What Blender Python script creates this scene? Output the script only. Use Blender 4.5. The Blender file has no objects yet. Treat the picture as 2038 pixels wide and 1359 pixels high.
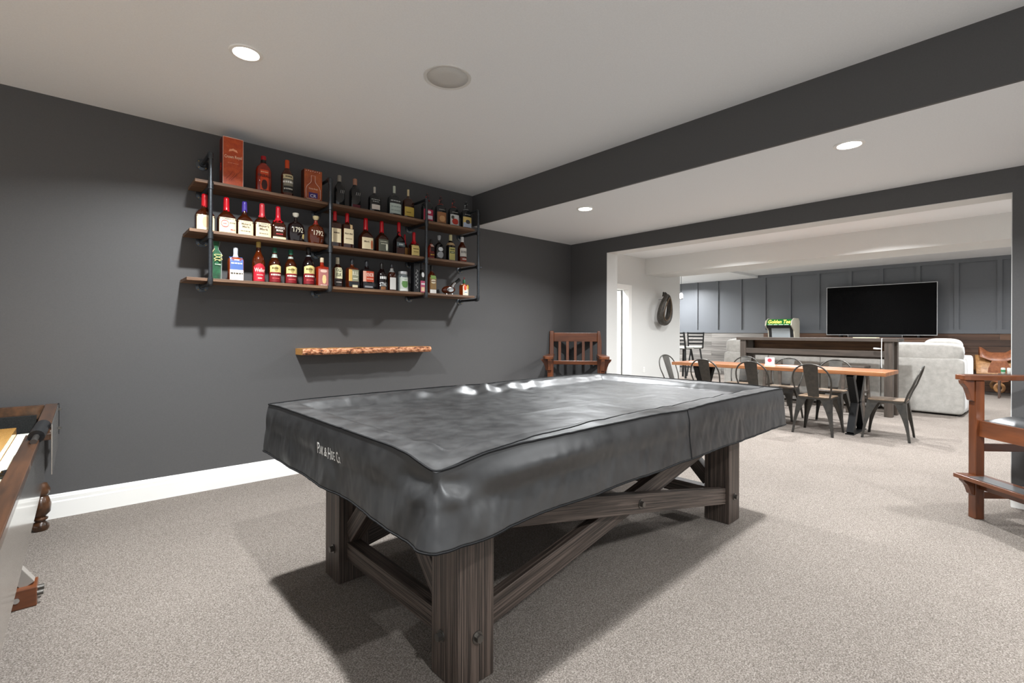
import bpy, math, random
from mathutils import Vector, Matrix, noise

S = bpy.context.scene
COL = S.collection
R = math.radians
# ------------------------------------------------------------------ camera
cam_d = bpy.data.cameras.new('camera'); cam = bpy.data.objects.new('camera', cam_d); COL.objects.link(cam)
cam_d.sensor_width = 36.0; cam_d.sensor_fit = 'HORIZONTAL'; cam_d.lens = 960.0/2038*36
cam_d.shift_y = -17.7/2038; cam_d.clip_start = 0.02; cam_d.clip_end = 100
HEAD = math.atan2(1076, 960)
cam.matrix_world = Matrix.Translation((0, 0, 1.22)) @ Matrix.Rotation(HEAD-math.pi/2, 4, 'Z') @ Matrix.Rotation(math.pi/2, 4, 'X') @ Matrix.Rotation(0.0038, 4, 'Z')
S.camera = cam
# ------------------------------------------------------------------ world, exposure
w = bpy.data.worlds.new('world'); S.world = w; w.use_nodes = True
w.node_tree.nodes['Background'].inputs[0].default_value = (0.95, 0.975, 1.0, 1)
w.node_tree.nodes['Background'].inputs[1].default_value = 0.56
S.view_settings.view_transform = 'Standard'; S.view_settings.look = 'None'
S.view_settings.exposure = 0.46; S.view_settings.gamma = 1.0; S.view_settings.use_curve_mapping = False
LAMP_W = 66.0      # every recessed lamp of the games room
FARC = (.96, .98, 1.0)
FAR_W = 46.0       # recessed lamps of the room beyond the opening

# ------------------------------------------------------------------ materials
MATS = {}
def _new(name):
    m = bpy.data.materials.new(name); m.use_nodes = True
    return m, m.node_tree, m.node_tree.nodes['Principled BSDF']
def lin(c):
    if isinstance(c, str):
        c = c.lstrip('#'); c = [int(c[i:i+2], 16)/255 for i in (0, 2, 4)]
        c = [x/12.92 if x <= .04045 else ((x+.055)/1.055)**2.4 for x in c]
    return (c[0], c[1], c[2], 1)
def mat(name, c, rough=.5, metal=0.0, spec=.5, trans=0.0, emit=0.0, coat=0.0, ior=1.45, sheen=0.0):
    k = (name,)
    if k in MATS: return MATS[k]
    m, nt, b = _new(name)
    b.inputs['Base Color'].default_value = lin(c); b.inputs['Roughness'].default_value = rough
    b.inputs['Metallic'].default_value = metal; b.inputs['Specular IOR Level'].default_value = spec
    b.inputs['Transmission Weight'].default_value = trans; b.inputs['IOR'].default_value = ior
    b.inputs['Coat Weight'].default_value = coat; b.inputs['Sheen Weight'].default_value = sheen
    if emit:
        b.inputs['Emission Color'].default_value = lin(c); b.inputs['Emission Strength'].default_value = emit
    MATS[k] = m; return m
def noisy(name, c1, c2, scale=40, rough=.6, bump=.1, stretch=(1, 1, 1), detail=6, metal=0.0, coat=0.0, contrast=(.35, .65), spec=.5, dist=.002, rough2=None, c3=None, big=None, sheen=0.0):
    """two-tone noise material in object space; stretch <1 lengthens the figure along that axis"""
    if (name,) in MATS: return MATS[(name,)]
    m, nt, b = _new(name); N, L = nt.nodes, nt.links
    tc = N.new('ShaderNodeTexCoord'); mp = N.new('ShaderNodeMapping'); mp.inputs['Scale'].default_value = stretch
    oi = N.new('ShaderNodeObjectInfo'); ad = N.new('ShaderNodeVectorMath'); ad.operation = 'MULTIPLY_ADD'
    L.new(tc.outputs['Object'], mp.inputs['Vector'])
    cmb = N.new('ShaderNodeCombineXYZ')
    for i in range(3): L.new(oi.outputs['Random'], cmb.inputs[i])
    ad.inputs[1].default_value = (7, 5, 9); L.new(cmb.outputs[0], ad.inputs[0]); L.new(mp.outputs[0], ad.inputs[2])
    nz = N.new('ShaderNodeTexNoise'); nz.inputs['Scale'].default_value = scale; nz.inputs['Detail'].default_value = detail; nz.inputs['Roughness'].default_value = .65
    L.new(ad.outputs[0], nz.inputs['Vector'])
    cr = N.new('ShaderNodeValToRGB'); cr.color_ramp.elements[0].position = contrast[0]; cr.color_ramp.elements[1].position = contrast[1]
    cr.color_ramp.elements[0].color = lin(c1); cr.color_ramp.elements[1].color = lin(c2)
    if c3:
        e = cr.color_ramp.elements.new((contrast[0]+contrast[1])/2); e.color = lin(c3)
    L.new(nz.outputs['Fac'], cr.inputs['Fac'])
    src = cr.outputs[0]
    if big:      # broad, faint patchiness (scale, amount)
        n2 = N.new('ShaderNodeTexNoise'); n2.inputs['Scale'].default_value = big[0]; n2.inputs['Detail'].default_value = 3
        L.new(tc.outputs['Object'], n2.inputs['Vector'])
        mr = N.new('ShaderNodeMapRange'); mr.inputs['From Min'].default_value = .3; mr.inputs['From Max'].default_value = .7
        mr.inputs['To Min'].default_value = 1-big[1]; mr.inputs['To Max'].default_value = 1+big[1]
        L.new(n2.outputs['Fac'], mr.inputs['Value'])
        vm = N.new('ShaderNodeVectorMath'); vm.operation = 'SCALE'; L.new(src, vm.inputs[0]); L.new(mr.outputs[0], vm.inputs['Scale']); src = vm.outputs[0]
    L.new(src, b.inputs['Base Color'])
    b.inputs['Roughness'].default_value = rough; b.inputs['Metallic'].default_value = metal; b.inputs['Coat Weight'].default_value = coat
    b.inputs['Specular IOR Level'].default_value = spec; b.inputs['Sheen Weight'].default_value = sheen
    if rough2 is not None:
        mr = N.new('ShaderNodeMapRange'); mr.inputs['To Min'].default_value = rough; mr.inputs['To Max'].default_value = rough2
        mr.inputs['From Min'].default_value = .3; mr.inputs['From Max'].default_value = .7
        L.new(nz.outputs['Fac'], mr.inputs['Value']); L.new(mr.outputs[0], b.inputs['Roughness'])
    if bump:
        bp = N.new('ShaderNodeBump'); bp.inputs['Strength'].default_value = bump; bp.inputs['Distance'].default_value = dist
        L.new(nz.outputs['Fac'], bp.inputs['Height']); L.new(bp.outputs[0], b.inputs['Normal'])
    MATS[(name,)] = m; return m
GX = (.06, 1, 1)      # grain along local X
M_wall = noisy('charcoal_paint', '#4e4d4d', '#525151', 180, .55, .12, dist=.0006, spec=.45)
M_ceil = noisy('ceiling_paint', '#e3e5e6', '#e8eaeb', 120, .8, .12, dist=.001)
M_lgrey = noisy('light_grey_paint', '#cfcfcc', '#d4d4d1', 150, .7, .08, dist=.0006)
M_white = mat('white_trim_paint', '#e9e8e4', .35)
M_carpet = noisy('carpet', '#544d47', '#bcb3aa', 190, .95, 1.0, contrast=(.30, .70), detail=5, dist=.012, spec=.1, c3='#8b827a', big=(1.1, .06))
M_panel = noisy('blue_grey_panel_paint', '#5e6165', '#64676b', 150, .5, .05, dist=.0005)
M_oak = noisy('dark_oak', '#15110f', '#594d46', 150, .5, .6, stretch=(.012, 1, 1), contrast=(.34, .60), dist=.0015, c3='#362d27', detail=4)
M_oak_z = noisy('dark_oak_post', '#15110f', '#5b4e46', 150, .5, .6, stretch=(1, 1, .012), contrast=(.34, .60), dist=.0015, c3='#362d27', detail=4)
M_vinyl = noisy('black_vinyl', '#171718', '#282828', 9, .34, .12, contrast=(.3, .75), dist=.002, rough2=.5, detail=8, spec=.85)
M_piping = mat('black_piping', '#0a0a0b', .75, spec=.2)
M_pipe = noisy('black_iron_pipe', '#4a4e52', '#585c60', 60, .28, .1, metal=.85, dist=.0006)
M_shelf = noisy('shelf_pine', '#4a3626', '#8f6f52', 22, .6, .25, stretch=(.07, 1, 1), contrast=(.3, .7), dist=.001, c3='#694d38')
M_bark = noisy('bark', '#3a2219', '#e0ab86', 55, .85, 1.0, stretch=(.5, 1, 1), contrast=(.36, .62), dist=.012, c3='#b4734c')
M_slabwood = noisy('slab_end_wood', '#9a6b35', '#c28c4c', 40, .6, .1)
M_cherry = noisy('cherry_wood', '#3a1e10', '#7b4526', 14, .3, .08, stretch=(.12, 1, 1), contrast=(.25, .75), dist=.0006, coat=.3)
M_cherry_z = noisy('cherry_wood_post', '#3a1e10', '#733f22', 14, .3, .08, stretch=(1, 1, .12), contrast=(.25, .75), dist=.0006, coat=.3)
M_cherry_y = noisy('cherry_wood_arm', '#3a1e10', '#7b4526', 14, .3, .08, stretch=(1, .12, 1), contrast=(.25, .75), dist=.0006, coat=.3)
M_blackleather = noisy('black_leather', '#232425', '#303132', 120, .35, .15, dist=.0008)
M_gun = noisy('gunmetal', '#434240', '#514e49', 18, .38, .03, metal=.75, dist=.0004)
M_elm = noisy('table_hardwood', '#5d3620', '#b27a4e', 10, .35, .1, stretch=(1, .06, 1), contrast=(.25, .75), dist=.001, c3='#8a5836', coat=.2)
M_elmseat = noisy('seat_wood', '#5c4e40', '#86705a', 20, .5, .1, stretch=(1, .1, 1))
M_blacksteel = mat('black_steel', '#242526', .4, .6)
M_plush = noisy('grey_plush', '#a19e98', '#b8b5af', 14, .95, .4, dist=.006, sheen=.4, contrast=(.3, .7))
M_rustic = noisy('weathered_console_wood', '#26211d', '#53483f', 16, .6, .3, stretch=(1, .07, 1), contrast=(.28, .7), dist=.002)
M_rustic_z = noisy('weathered_console_post', '#2e2823', '#584d44', 16, .6, .3, stretch=(1, 1, .08), contrast=(.28, .7), dist=.002)
M_chrome = mat('chrome', '#d5d7d8', .15, 1.0)
M_steel = mat('bolt_steel', '#6b6864', .35, .9)
M_screen = mat('screen_black', '#020203', .22, 0, .12)
M_silver = mat('silver_bezel', '#c9cacb', .3, .7)
M_maple = noisy('maple_playfield', '#c98a3a', '#e8b768', 9, .18, .02, stretch=(1, .1, 1), coat=.6)
M_mahog = noisy('mahogany_rail', '#2a1a0e', '#56361f', 15, .28, .06, stretch=(1, .08, 1), coat=.35)
M_gloss = mat('gloss_side_panel', '#d6d3cd', .16, .95)
M_gutter = noisy('gutter_carpet', '#c9cdbd', '#e6e8dc', 160, .95, .4)
M_felt = noisy('black_felt', '#121312', '#262726', 220, .95, .3)
M_rubber = mat('black_rubber', '#17181a', .3)
M_tan = noisy('tan_leather', '#6a3a22', '#9c6240', 14, .42, .15, contrast=(.3, .7), dist=.002)
M_ltan = noisy('light_tan_leather', '#80562f', '#a67a4c', 18, .45, .15)
M_dleather = noisy('dark_collar_leather', '#25231f', '#4a453e', 25, .5, .3, dist=.004)
M_lens = mat('lamp_lens', '#fffaf0', .5, emit=14.0)
M_grille = noisy('speaker_grille', '#b9b8b4', '#c6c5c1', 420, .7, .3, dist=.001)

# ------------------------------------------------------------------ mesh helpers
class MB:
    def __init__(s): s.v = []; s.f = []
    def add(s, vs, fs):
        o = len(s.v); s.v += [tuple(p) for p in vs]; s.f += [tuple(i+o for i in f) for f in fs]; return s
    def box(s, x0, x1, y0, y1, z0, z1, M=None):
        vs = [Vector((x, y, z)) for x in (x0, x1) for y in (y0, y1) for z in (z0, z1)]
        if M: vs = [M @ p for p in vs]
        return s.add(vs, [(0, 1, 3, 2), (4, 6, 7, 5), (0, 4, 5, 1), (2, 3, 7, 6), (0, 2, 6, 4), (1, 5, 7, 3)])
    def rings(s, rings, cap=True, close=True):
        n = len(rings[0]); vs = [p for r in rings for p in r]; fs = []
        for i in range(len(rings)-1):
            for j in range(n if close else n-1):
                k = (j+1) % n; fs.append((i*n+j, i*n+k, (i+1)*n+k, (i+1)*n+j))
        if cap: fs.append(tuple(range(n-1, -1, -1))); fs.append(tuple((len(rings)-1)*n+j for j in range(n)))
        return s.add(vs, fs)
    def lathe(s, prof, seg=20, M=None, cap=True):
        rg = []
        for r, z in prof:
            ring = [Vector((r*math.cos(2*math.pi*j/seg), r*math.sin(2*math.pi*j/seg), z)) for j in range(seg)]
            rg.append([M @ p for p in ring] if M else ring)
        return s.rings(rg, cap)
    def tube(s, pts, r, seg=8, closed=False, flat=1.0):
        pts = [Vector(p) for p in pts]; rg = []; n = len(pts); up = None
        for i, p in enumerate(pts):
            a = pts[(i-1) % n] if (closed or i > 0) else p
            b = pts[(i+1) % n] if (closed or i < n-1) else p
            t = (b-a).normalized()
            if up is None:
                up = Vector((0, 0, 1)) if abs(t.z) < .9 else Vector((1, 0, 0))
            u = (up - t*up.dot(t)).normalized(); v = t.cross(u); up = u
            rr = r[i] if isinstance(r, (list, tuple)) else r
            rg.append([p + u*(rr*math.cos(2*math.pi*j/seg)) + v*(rr*flat*math.sin(2*math.pi*j/seg)) for j in range(seg)])
        if closed:
            rg.append(rg[0]); return s.rings(rg, False)
        return s.rings(rg, True)
    def cyl(s, a, b, r, seg=12, r2=None): return s.tube([a, b], [r, r2 if r2 is not None else r], seg)
    def prism(s, poly, axis, d0, d1):
        """extrude a 2-D outline along an axis ('x','y','z')"""
        def P(u, v, d): return {'x': (d, u, v), 'y': (u, d, v), 'z': (u, v, d)}[axis]
        return s.rings([[P(u, v, d0) for u, v in poly], [P(u, v, d1) for u, v in poly]], True)
    def mesh(s, name, m, smooth=False):
        me = bpy.data.meshes.new(name); me.from_pydata(s.v, [], s.f); me.validate()
        import bmesh
        bm = bmesh.new(); bm.from_mesh(me); bmesh.ops.recalc_face_normals(bm, faces=bm.faces); bm.to_mesh(me); bm.free()
        if m: me.materials.append(m)
        if smooth:
            for p in me.polygons: p.use_smooth = True
            if smooth != 'all':
                try: me.set_sharp_from_angle(angle=R(42))
                except Exception: pass
        return me
    def build(s, name, m, parent=None, smooth=False, bevel=0, M=None):
        o = bpy.data.objects.new(name, s.mesh(name, m, smooth)); COL.objects.link(o)
        if parent: o.parent = parent
        if M is not None: o.matrix_local = M
        if bevel:
            b = o.modifiers.new('bevel', 'BEVEL'); b.width = bevel; b.segments = 2; b.limit_method = 'ANGLE'; b.angle_limit = R(40)
        return o
def tag(o, label=None, cat=None, group=None, kind=None):
    for k, v in (('label', label), ('category', cat), ('group', group), ('kind', kind)):
        if v: o[k] = v
    return o
def struct(o): o['kind'] = 'structure'; return o
def empty(name, loc=(0, 0, 0), rz=0.0):
    o = bpy.data.objects.new(name, None); COL.objects.link(o); o.location = loc; o.rotation_euler = (0, 0, rz); o.empty_display_size = .1
    return o
def thing(name, label, cat, loc=(0, 0, 0), rz=0.0, group=None): return tag(empty(name, loc, rz), label, cat, group)
def copy_tree(o, parent=None):
    c = o.copy(); COL.objects.link(c)
    if parent: c.parent = parent
    for ch in list(o.children): copy_tree(ch, c)
    return c
def board(name, a, b, wid, thk, m, parent=None, up=(0, 0, 1), bevel=.002, mb=None):
    """plank from a to b: local X along it, wid along local Z (towards up), thk along local Y"""
    a, b = Vector(a), Vector(b); x = (b-a); Ln = x.length; x.normalize(); up = Vector(up)
    z = (up - x*up.dot(x)).normalized(); y = z.cross(x)
    M = Matrix((x, y, z)).transposed().to_4x4(); M.translation = (a+b)/2
    return MB().box(-Ln/2, Ln/2, -thk/2, thk/2, -wid/2, wid/2).build(name, m, parent, bevel=bevel, M=M)
TXT = {}
READABLE = {'Crown Royal', 'B', 'CR', 'FIREBALL', '1792', 'Weller', 'OLD', 'ELK', "Maker's", 'Mark', "MAKER'S", 'MARK', "Maker's Mark", 'Golden Tee', 'BULL', 'KNOB', 'STNG', '/ / /', 'P', 'LANK', '&', 'H', 'IDE', 'C', 'o.', 'BOND L'}
def text_geo(body, bold=0.0):
    k = (body, bold)
    if k in TXT: return TXT[k]
    cu = bpy.data.curves.new('lettering', 'FONT'); cu.body = body; cu.align_x = 'CENTER'; cu.align_y = 'CENTER'; cu.resolution_u = 2; cu.offset = bold
    ob = bpy.data.objects.new('lettering', cu); COL.objects.link(ob)
    me = bpy.data.meshes.new_from_object(ob)
    vs = [v.co.copy() for v in me.vertices]; fs = [tuple(p.vertices) for p in me.polygons]
    bpy.data.objects.remove(ob); bpy.data.curves.remove(cu); bpy.data.meshes.remove(me)
    xs = [v.x for v in vs] or [0]; ys = [v.y for v in vs] or [0]
    cx, cy = (min(xs)+max(xs))/2, (min(ys)+max(ys))/2; wd = max(max(xs)-min(xs), 1e-4); ht = max(max(ys)-min(ys), 1e-4)
    TXT[k] = ([((v.x-cx)/wd, (v.y-cy)/ht) for v in vs], fs); return TXT[k]
def letter(body, m, parent, fn, wid, ht, name='lettering', bold=.01):
    """flat print; fn(u, v) puts print coordinates (metres, centred) onto the surface"""
    if body not in READABLE:      # print too small to read in the photograph: rows of plain ink marks
        r_ = random.Random(body); mb = MB(); u = -.5
        while u < .42:
            e = min(.5, u+.10+.16*r_.random()); n_ = 3
            vs = [fn((u+(e-u)*i/n_)*wid, v*ht*.62) for i in range(n_+1) for v in (-.5, .5)]
            mb.add(vs, [(2*i, 2*i+2, 2*i+3, 2*i+1) for i in range(n_)]); u = e+.05
        return mb.build('print_marks', m, parent)
    vs, fs = text_geo(body, bold)
    return MB().add([fn(u*wid, v*ht) for u, v in vs], fs).build(name, m, parent)
def flat_color(c, rough=.55): return mat('print_'+c.lstrip('#')+('_%d' % int(rough*100)), c, rough)

# ------------------------------------------------------------------ room shell
YL = 4.33; XB = 4.92; XBM = 3.26; H = 2.745; HS = 2.405; Y0, Y1 = .192, 3.732; HO = 2.228; XB2 = 5.135
XF = 14.3; YA = 5.574; XA = 10.02
struct(MB().box(-2, 15, -2.5, 9, -.1, 0).build('floor', M_carpet))
struct(MB().box(-2, XBM, -2.5, YL, H, H+.1).build('ceiling', M_ceil))
struct(MB().box(XBM+.02, XB, -2.5, YL, HS, HS+.1).build('ceiling', M_ceil))
struct(MB().box(XBM, XBM+.02, -2.5, YL, HS, H+.1).build('trim_1', M_wall))
struct(MB().box(-2, XB2-.006, YL, YL+.12, 0, H+.1).build('wall_left', M_wall))
mb = MB(); mb.box(XB, XB2-.006, Y1, YL, 0, HS+.1).box(XB, XB2-.006, -2.5, Y0, 0, HS+.1).box(XB, XB2-.006, Y0, Y1, HO, HS+.1)
struct(mb.build('wall_back', M_wall))
mb = MB()
mb.box(XB+.001, XB2, Y1-.004, Y1, 0, HO).box(XB+.001, XB2, Y0, Y0+.004, 0, HO).box(XB+.001, XB2, Y0, Y1, HO-.004, HO)
mb.box(XB2-.006, XB2, Y1, YA, 0, H).box(XB2-.006, XB2, -2.5, Y0, 0, H).box(XB2-.006, XB2, Y0, Y1, HO, H)
struct(mb.build('trim_2', M_lgrey))
# room beyond
struct(MB().box(XB2, 8.63, -2.5, YA, H, H+.1).build('ceiling', M_ceil))
struct(MB().box(8.63, 9.42, -2.5, YA, HS+.01, H+.2).build('ceiling', M_lgrey))
struct(MB().box(9.42, XF, -2.5, 5.55, 2.862, 2.96).build('ceiling', M_ceil))
struct(MB().box(9.42, XF, 5.55, 9, 2.797, 2.96).build('ceiling', M_ceil))
mb = MB(); mb.box(8.05, XA, YA, YA+.12, 0, H+.25).box(XB2, 7.25, YA, YA+.12, 0, H+.25).box(7.25, 8.05, YA, YA+.12, 2.09, H+.25)
struct(mb.build('wall_far_left', M_lgrey))
struct(MB().box(XA-.12, XA, YA+.12, 9, 0, 2.96).build('wall_bar', M_lgrey))
struct(MB().box(XB2, 10, 7.0, 7.1, 0, H).build('wall_hall', M_white))
struct(MB().box(XA, 14.6, 9, 9.1, 0, 2.96).build('wall_bar_end', M_lgrey))
wf = struct(MB().box(XF, XF+.12, -2.5, 9, 0, 2.96).build('wall_far', M_panel))
# board and batten: each batten and plank its own piece
MB().box(-.036, 0, -2.5, 5.55, 2.775, 2.862).build('rail', M_panel, wf, M=Matrix.Translation((XF, 0, 0)))
MB().box(-.036, 0, -2.5, 9, 1.235, 1.325).build('rail', M_panel, wf, M=Matrix.Translation((XF, 0, 0)))
bat = MB().box(-.034, 0, -.038, .038, 1.325, 2.797).mesh('batten', M_panel)
for y in (7.38, 6.73, 6.04, 5.38, 4.74, 4.06, 3.36, 2.73, 2.05, 1.4, .735, .1, -.55):
    o = bpy.data.objects.new('batten', bat); COL.objects.link(o); o.parent = wf; o.location = (XF, y, 0)
rnd = random.Random(4)
M_pg = [noisy('grey_barn_plank_%d' % i, a, b, 14, .75, .35, stretch=(1, .05, 1), contrast=(.25, .7), dist=.003) for i, (a, b) in enumerate((('#5b5753', '#98948f'), ('#4a4743', '#86827d'), ('#6a6661', '#a4a09b')))]
M_pb = [noisy('brown_barn_plank_%d' % i, a, b, 14, .7, .35, stretch=(1, .05, 1), contrast=(.25, .7), dist=.003) for i, (a, b) in enumerate((('#3a2a22', '#6b5040'), ('#473428', '#7a5c48'), ('#2f241e', '#5c463a')))]
pl_cache = {}
for row in range(9):
    z0 = .01+row*.136; y = -.6 - rnd.random()*.5
    while y < 8.9:
        ln = rnd.choice((.9, 1.2, 1.5)); e = min(y+ln, 8.98)
        if y < 5.4 < e: e = 5.4
        if e-y > .05:
            grey = y >= 5.39
            k = (round(e-y, 2), grey, rnd.randrange(3))
            if k not in pl_cache:
                pl_cache[k] = MB().box(-.02, 0, .002, k[0]-.002, .003, .133).mesh('plank', (M_pg if grey else M_pb)[k[2]])
            o = bpy.data.objects.new('plank', pl_cache[k]); COL.objects.link(o); o.parent = wf; o.location = (XF-rnd.random()*.006, y, z0)
        y = e
# baseboards: profiled moulding
def baseboard(name, a, b, nrm):
    a, b, n = Vector(a), Vector(b), Vector(nrm)
    prof = [(0, 0), (.016, 0), (.016, .105), (.012, .112), (.012, .135), (.009, .14), (.008, .15), (.004, .155), (0, .155)]
    rg = [[p + n*u + Vector((0, 0, v)) for u, v in prof] for p in (a, b)]
    return struct(MB().rings(rg).build(name, M_white))
baseboard('baseboard_left', (-2, YL, 0), (XB, YL, 0), (0, -1, 0))
baseboard('baseboard_back', (XB, Y1, 0), (XB, YL-.016, 0), (-1, 0, 0))
baseboard('baseboard_right', (XB, -2.5, 0), (XB, Y0, 0), (-1, 0, 0))
baseboard('baseboard_far_left', (8.14, YA, 0), (XA, YA, 0), (0, -1, 0))
# far doorway: white casing and an open white door leading to a bright hall
mb = MB(); mb.box(7.16, 7.26, YA-.018, YA+.135, 0, 2.17).box(8.04, 8.14, YA-.018, YA+.135, 0, 2.17).box(7.26, 8.04, YA-.018, YA+.135, 2.07, 2.17)
struct(mb.build('trim_3', M_white, bevel=.004))
dr = struct(MB().box(0, .04, 0, .78, .01, 2.06).build('door_1', M_white, M=Matrix.Translation((8.0, YA+.15, 0)) @ Matrix.Rotation(R(14), 4, 'Z')))
for z0, z1 in ((.2, .95), (1.1, 1.9)):
    for y0, y1 in ((.1, .35), (.43, .68)):
        MB().box(-.006, 0, y0, y1, z0, z1).build('door_panel', M_white, dr, bevel=.004)
mb = MB().cyl((0, .72, .98), (-.05, .72, .98), .012).lathe([(.0, 0), (.026, .005), (.03, .02), (.02, .04), (0, .045)], 14, Matrix.Translation((-.045, .72, .98)) @ Matrix.Rotation(R(-90), 4, 'Y'))
mb.build('door_handle', M_chrome, dr, smooth=True)

# ------------------------------------------------------------------ recessed lamps and ceiling speaker
def downlight(x, y, z, label, power, group='recessed ceiling lamps', r=.062, col=(.95, .98, 1.0), spread=145):
    t = thing('recessed_light', label, 'ceiling light', (x, y, z), 0, group)
    mb = MB(); n = 32
    rg = [[(rr*math.cos(2*math.pi*j/n), rr*math.sin(2*math.pi*j/n), zz) for j in range(n)] for rr, zz in ((r+.022, 0), (r+.020, -.006), (r+.004, -.008), (r, -.004), (r, 0))]
    mb.rings(rg, False).build('trim_ring', M_white, t, smooth=True)
    MB().lathe([(0, 0), (r, 0), (r, -.0035), (0, -.0035)], 32, cap=False).build('lens', M_lens, t)
    ld = bpy.data.lights.new('lamp_glow', 'AREA'); ld.shape = 'DISK'; ld.size = 2*r*.95; ld.energy = power; ld.color = col; ld.spread = R(spread)
    lo = bpy.data.objects.new('lamp_glow', ld); COL.objects.link(lo); lo.parent = t; lo.location = (0, 0, -.012)
    return t
downlight(.667, 2.941, H, 'round recessed ceiling lamp in front of the bottle shelves', LAMP_W)
downlight(3.578, 2.969, HS, 'round recessed lamp in the dropped ceiling nearest the corner of the dark wall', LAMP_W*.65)
downlight(3.578, .85, HS, 'round recessed lamp in the dropped ceiling at the right of the photo', LAMP_W*.65)
for x, y, z in ((.667, .83, H), (.667, -1.28, H), (3.578, -1.27, HS)):
    downlight(x, y, z, 'round recessed ceiling lamp outside the view', LAMP_W, 'unseen recessed lamps of the games room')
for x in (6.2, 7.7):
    for y in (-.5, 1.6, 3.7): downlight(x, y, H, 'round recessed ceiling lamp hidden above the opening of the dining area', FAR_W, 'recessed lamps of the dining area', col=FARC, spread=150)
for x, y in ((10.4, .6), (10.4, 3.2), (12.0, .6), (12.0, 3.2)): downlight(x, y, 2.862, 'round recessed ceiling lamp above the sofa hidden by the soffit', FAR_W, 'recessed lamps of the sitting area', col=FARC, spread=150)
for x, y in ((11.2, 7.3), (13.3, 7.75)): downlight(x, y, 2.797, 'unseen round recessed lamp added over the bar corner', FAR_W*2.2, 'unseen added lamps over the bar corner', col=FARC, spread=160)  # out of sight, added to brighten the bar corner and its wall
downlight(6.8, 6.3, H, 'unseen round recessed lamp added in the hall behind the far door', FAR_W*1.2, 'unseen added lamps of the hall', spread=160)  # lamp nobody sees, added so the hall and open door look bright
struct(MB().box(XB2, XA, YA+.12, 7.0, H, H+.1).build('ceiling', M_ceil))
t = thing('ceiling_speaker', 'large round flush ceiling speaker with pale grey mesh grille', 'speaker', (1.63, 2.415, H))
n = 48
MB().rings([[(rr*math.cos(2*math.pi*j/n), rr*math.sin(2*math.pi*j/n), zz) for j in range(n)] for rr, zz in ((.142, 0), (.14, -.005), (.126, -.006), (.122, -.003), (.122, 0))], False).build('trim_ring', mat('speaker_ring', '#d2d1cd', .5), t, smooth=True)
MB().lathe([(0, 0), (.122, 0), (.121, -.004), (.06, -.006), (0, -.007)], 48, cap=False).build('grille', M_grille, t, smooth='all')

# ------------------------------------------------------------------ pool table
TC = (2.083, 1.912); TR = R(1.15)
pt = thing('pool_table', 'dark oak pool table on trestle legs hidden under a black cover', 'pool table', (TC[0], TC[1], 0), TR)
LX, LY = 1.147, .562      # outer half extents of the legs
for sx in (-1, 1):
    for sy in (-1, 1):
        x0, x1 = (sx*LX, sx*(LX-.158)); y0, y1 = (sy*LY, sy*(LY-.163))
        lg = MB().box(min(x0, x1), max(x0, x1), min(y0, y1), max(y0, y1), 0, .70).build('leg', M_oak_z, pt, bevel=.004)
        def bolt(p, d):
            p = Vector(p); d = Vector(d)
            MB().tube([p, p+d*.004], .021, 16).build('washer', M_steel, lg, smooth=True)
            MB().tube([p+d*.004, p+d*.02], .0145, 6).build('bolt', M_steel, lg)
        bolt((sx*LX, sy*(LY-.1), .155), (sx, 0, 0)); bolt((sx*(LX-.08), sy*LY, .163), (0, sy, 0))
for sx in (-1, 1):      # trestle ends: stretcher and an inverted V of braces
    x = sx*(LX-.075)
    board('stretcher', (x, -(LY-.16), .15), (x, LY-.16, .15), .085, .07, M_oak, pt)
    board('brace', (x, LY-.165, .235), (x, .02, .62), .085, .066, M_oak, pt)
    board('brace', (x, -(LY-.165), .235), (x, -.02, .62), .085, .066, M_oak, pt)
    board('cross_rail', (x, -(LY-.16), .66), (x, LY-.16, .66), .1, .07, M_oak, pt)
for sy in (-1, 1):      # long sides: crossed beams
    board('side_beam', (-(LX-.158), sy*(LY-.045), .555), (LX-.15, sy*(LY-.045), .175), .098, .045, M_oak, pt)
    board('side_beam', (-(LX-.15), sy*(LY-.086), .165), (LX-.158, sy*(LY-.086), .56), .098, .045, M_oak, pt)
    p = Vector((0, sy*(LY-.0225), .365)); d = Vector((0, sy, 0))
    MB().tube([p, p+d*.004], .022, 16).build('washer', M_steel, pt, smooth=True); MB().tube([p+d*.004, p+d*.02], .0145, 6).build('bolt', M_steel, pt)
MB().box(-1.30, 1.30, -.68, .68, .70, .80).build('bed', M_oak, pt)
for a in (-1, 1):
    MB().box(-1.32, 1.32, a*.64 if a > 0 else -.71, .71 if a > 0 else a*.64, .801, .822).build('rail', M_oak, pt)
    MB().box(a*1.25 if a > 0 else -1.32, 1.32 if a > 0 else a*1.25, -.639, .639, .801, .822).build('rail', M_oak, pt)

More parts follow.
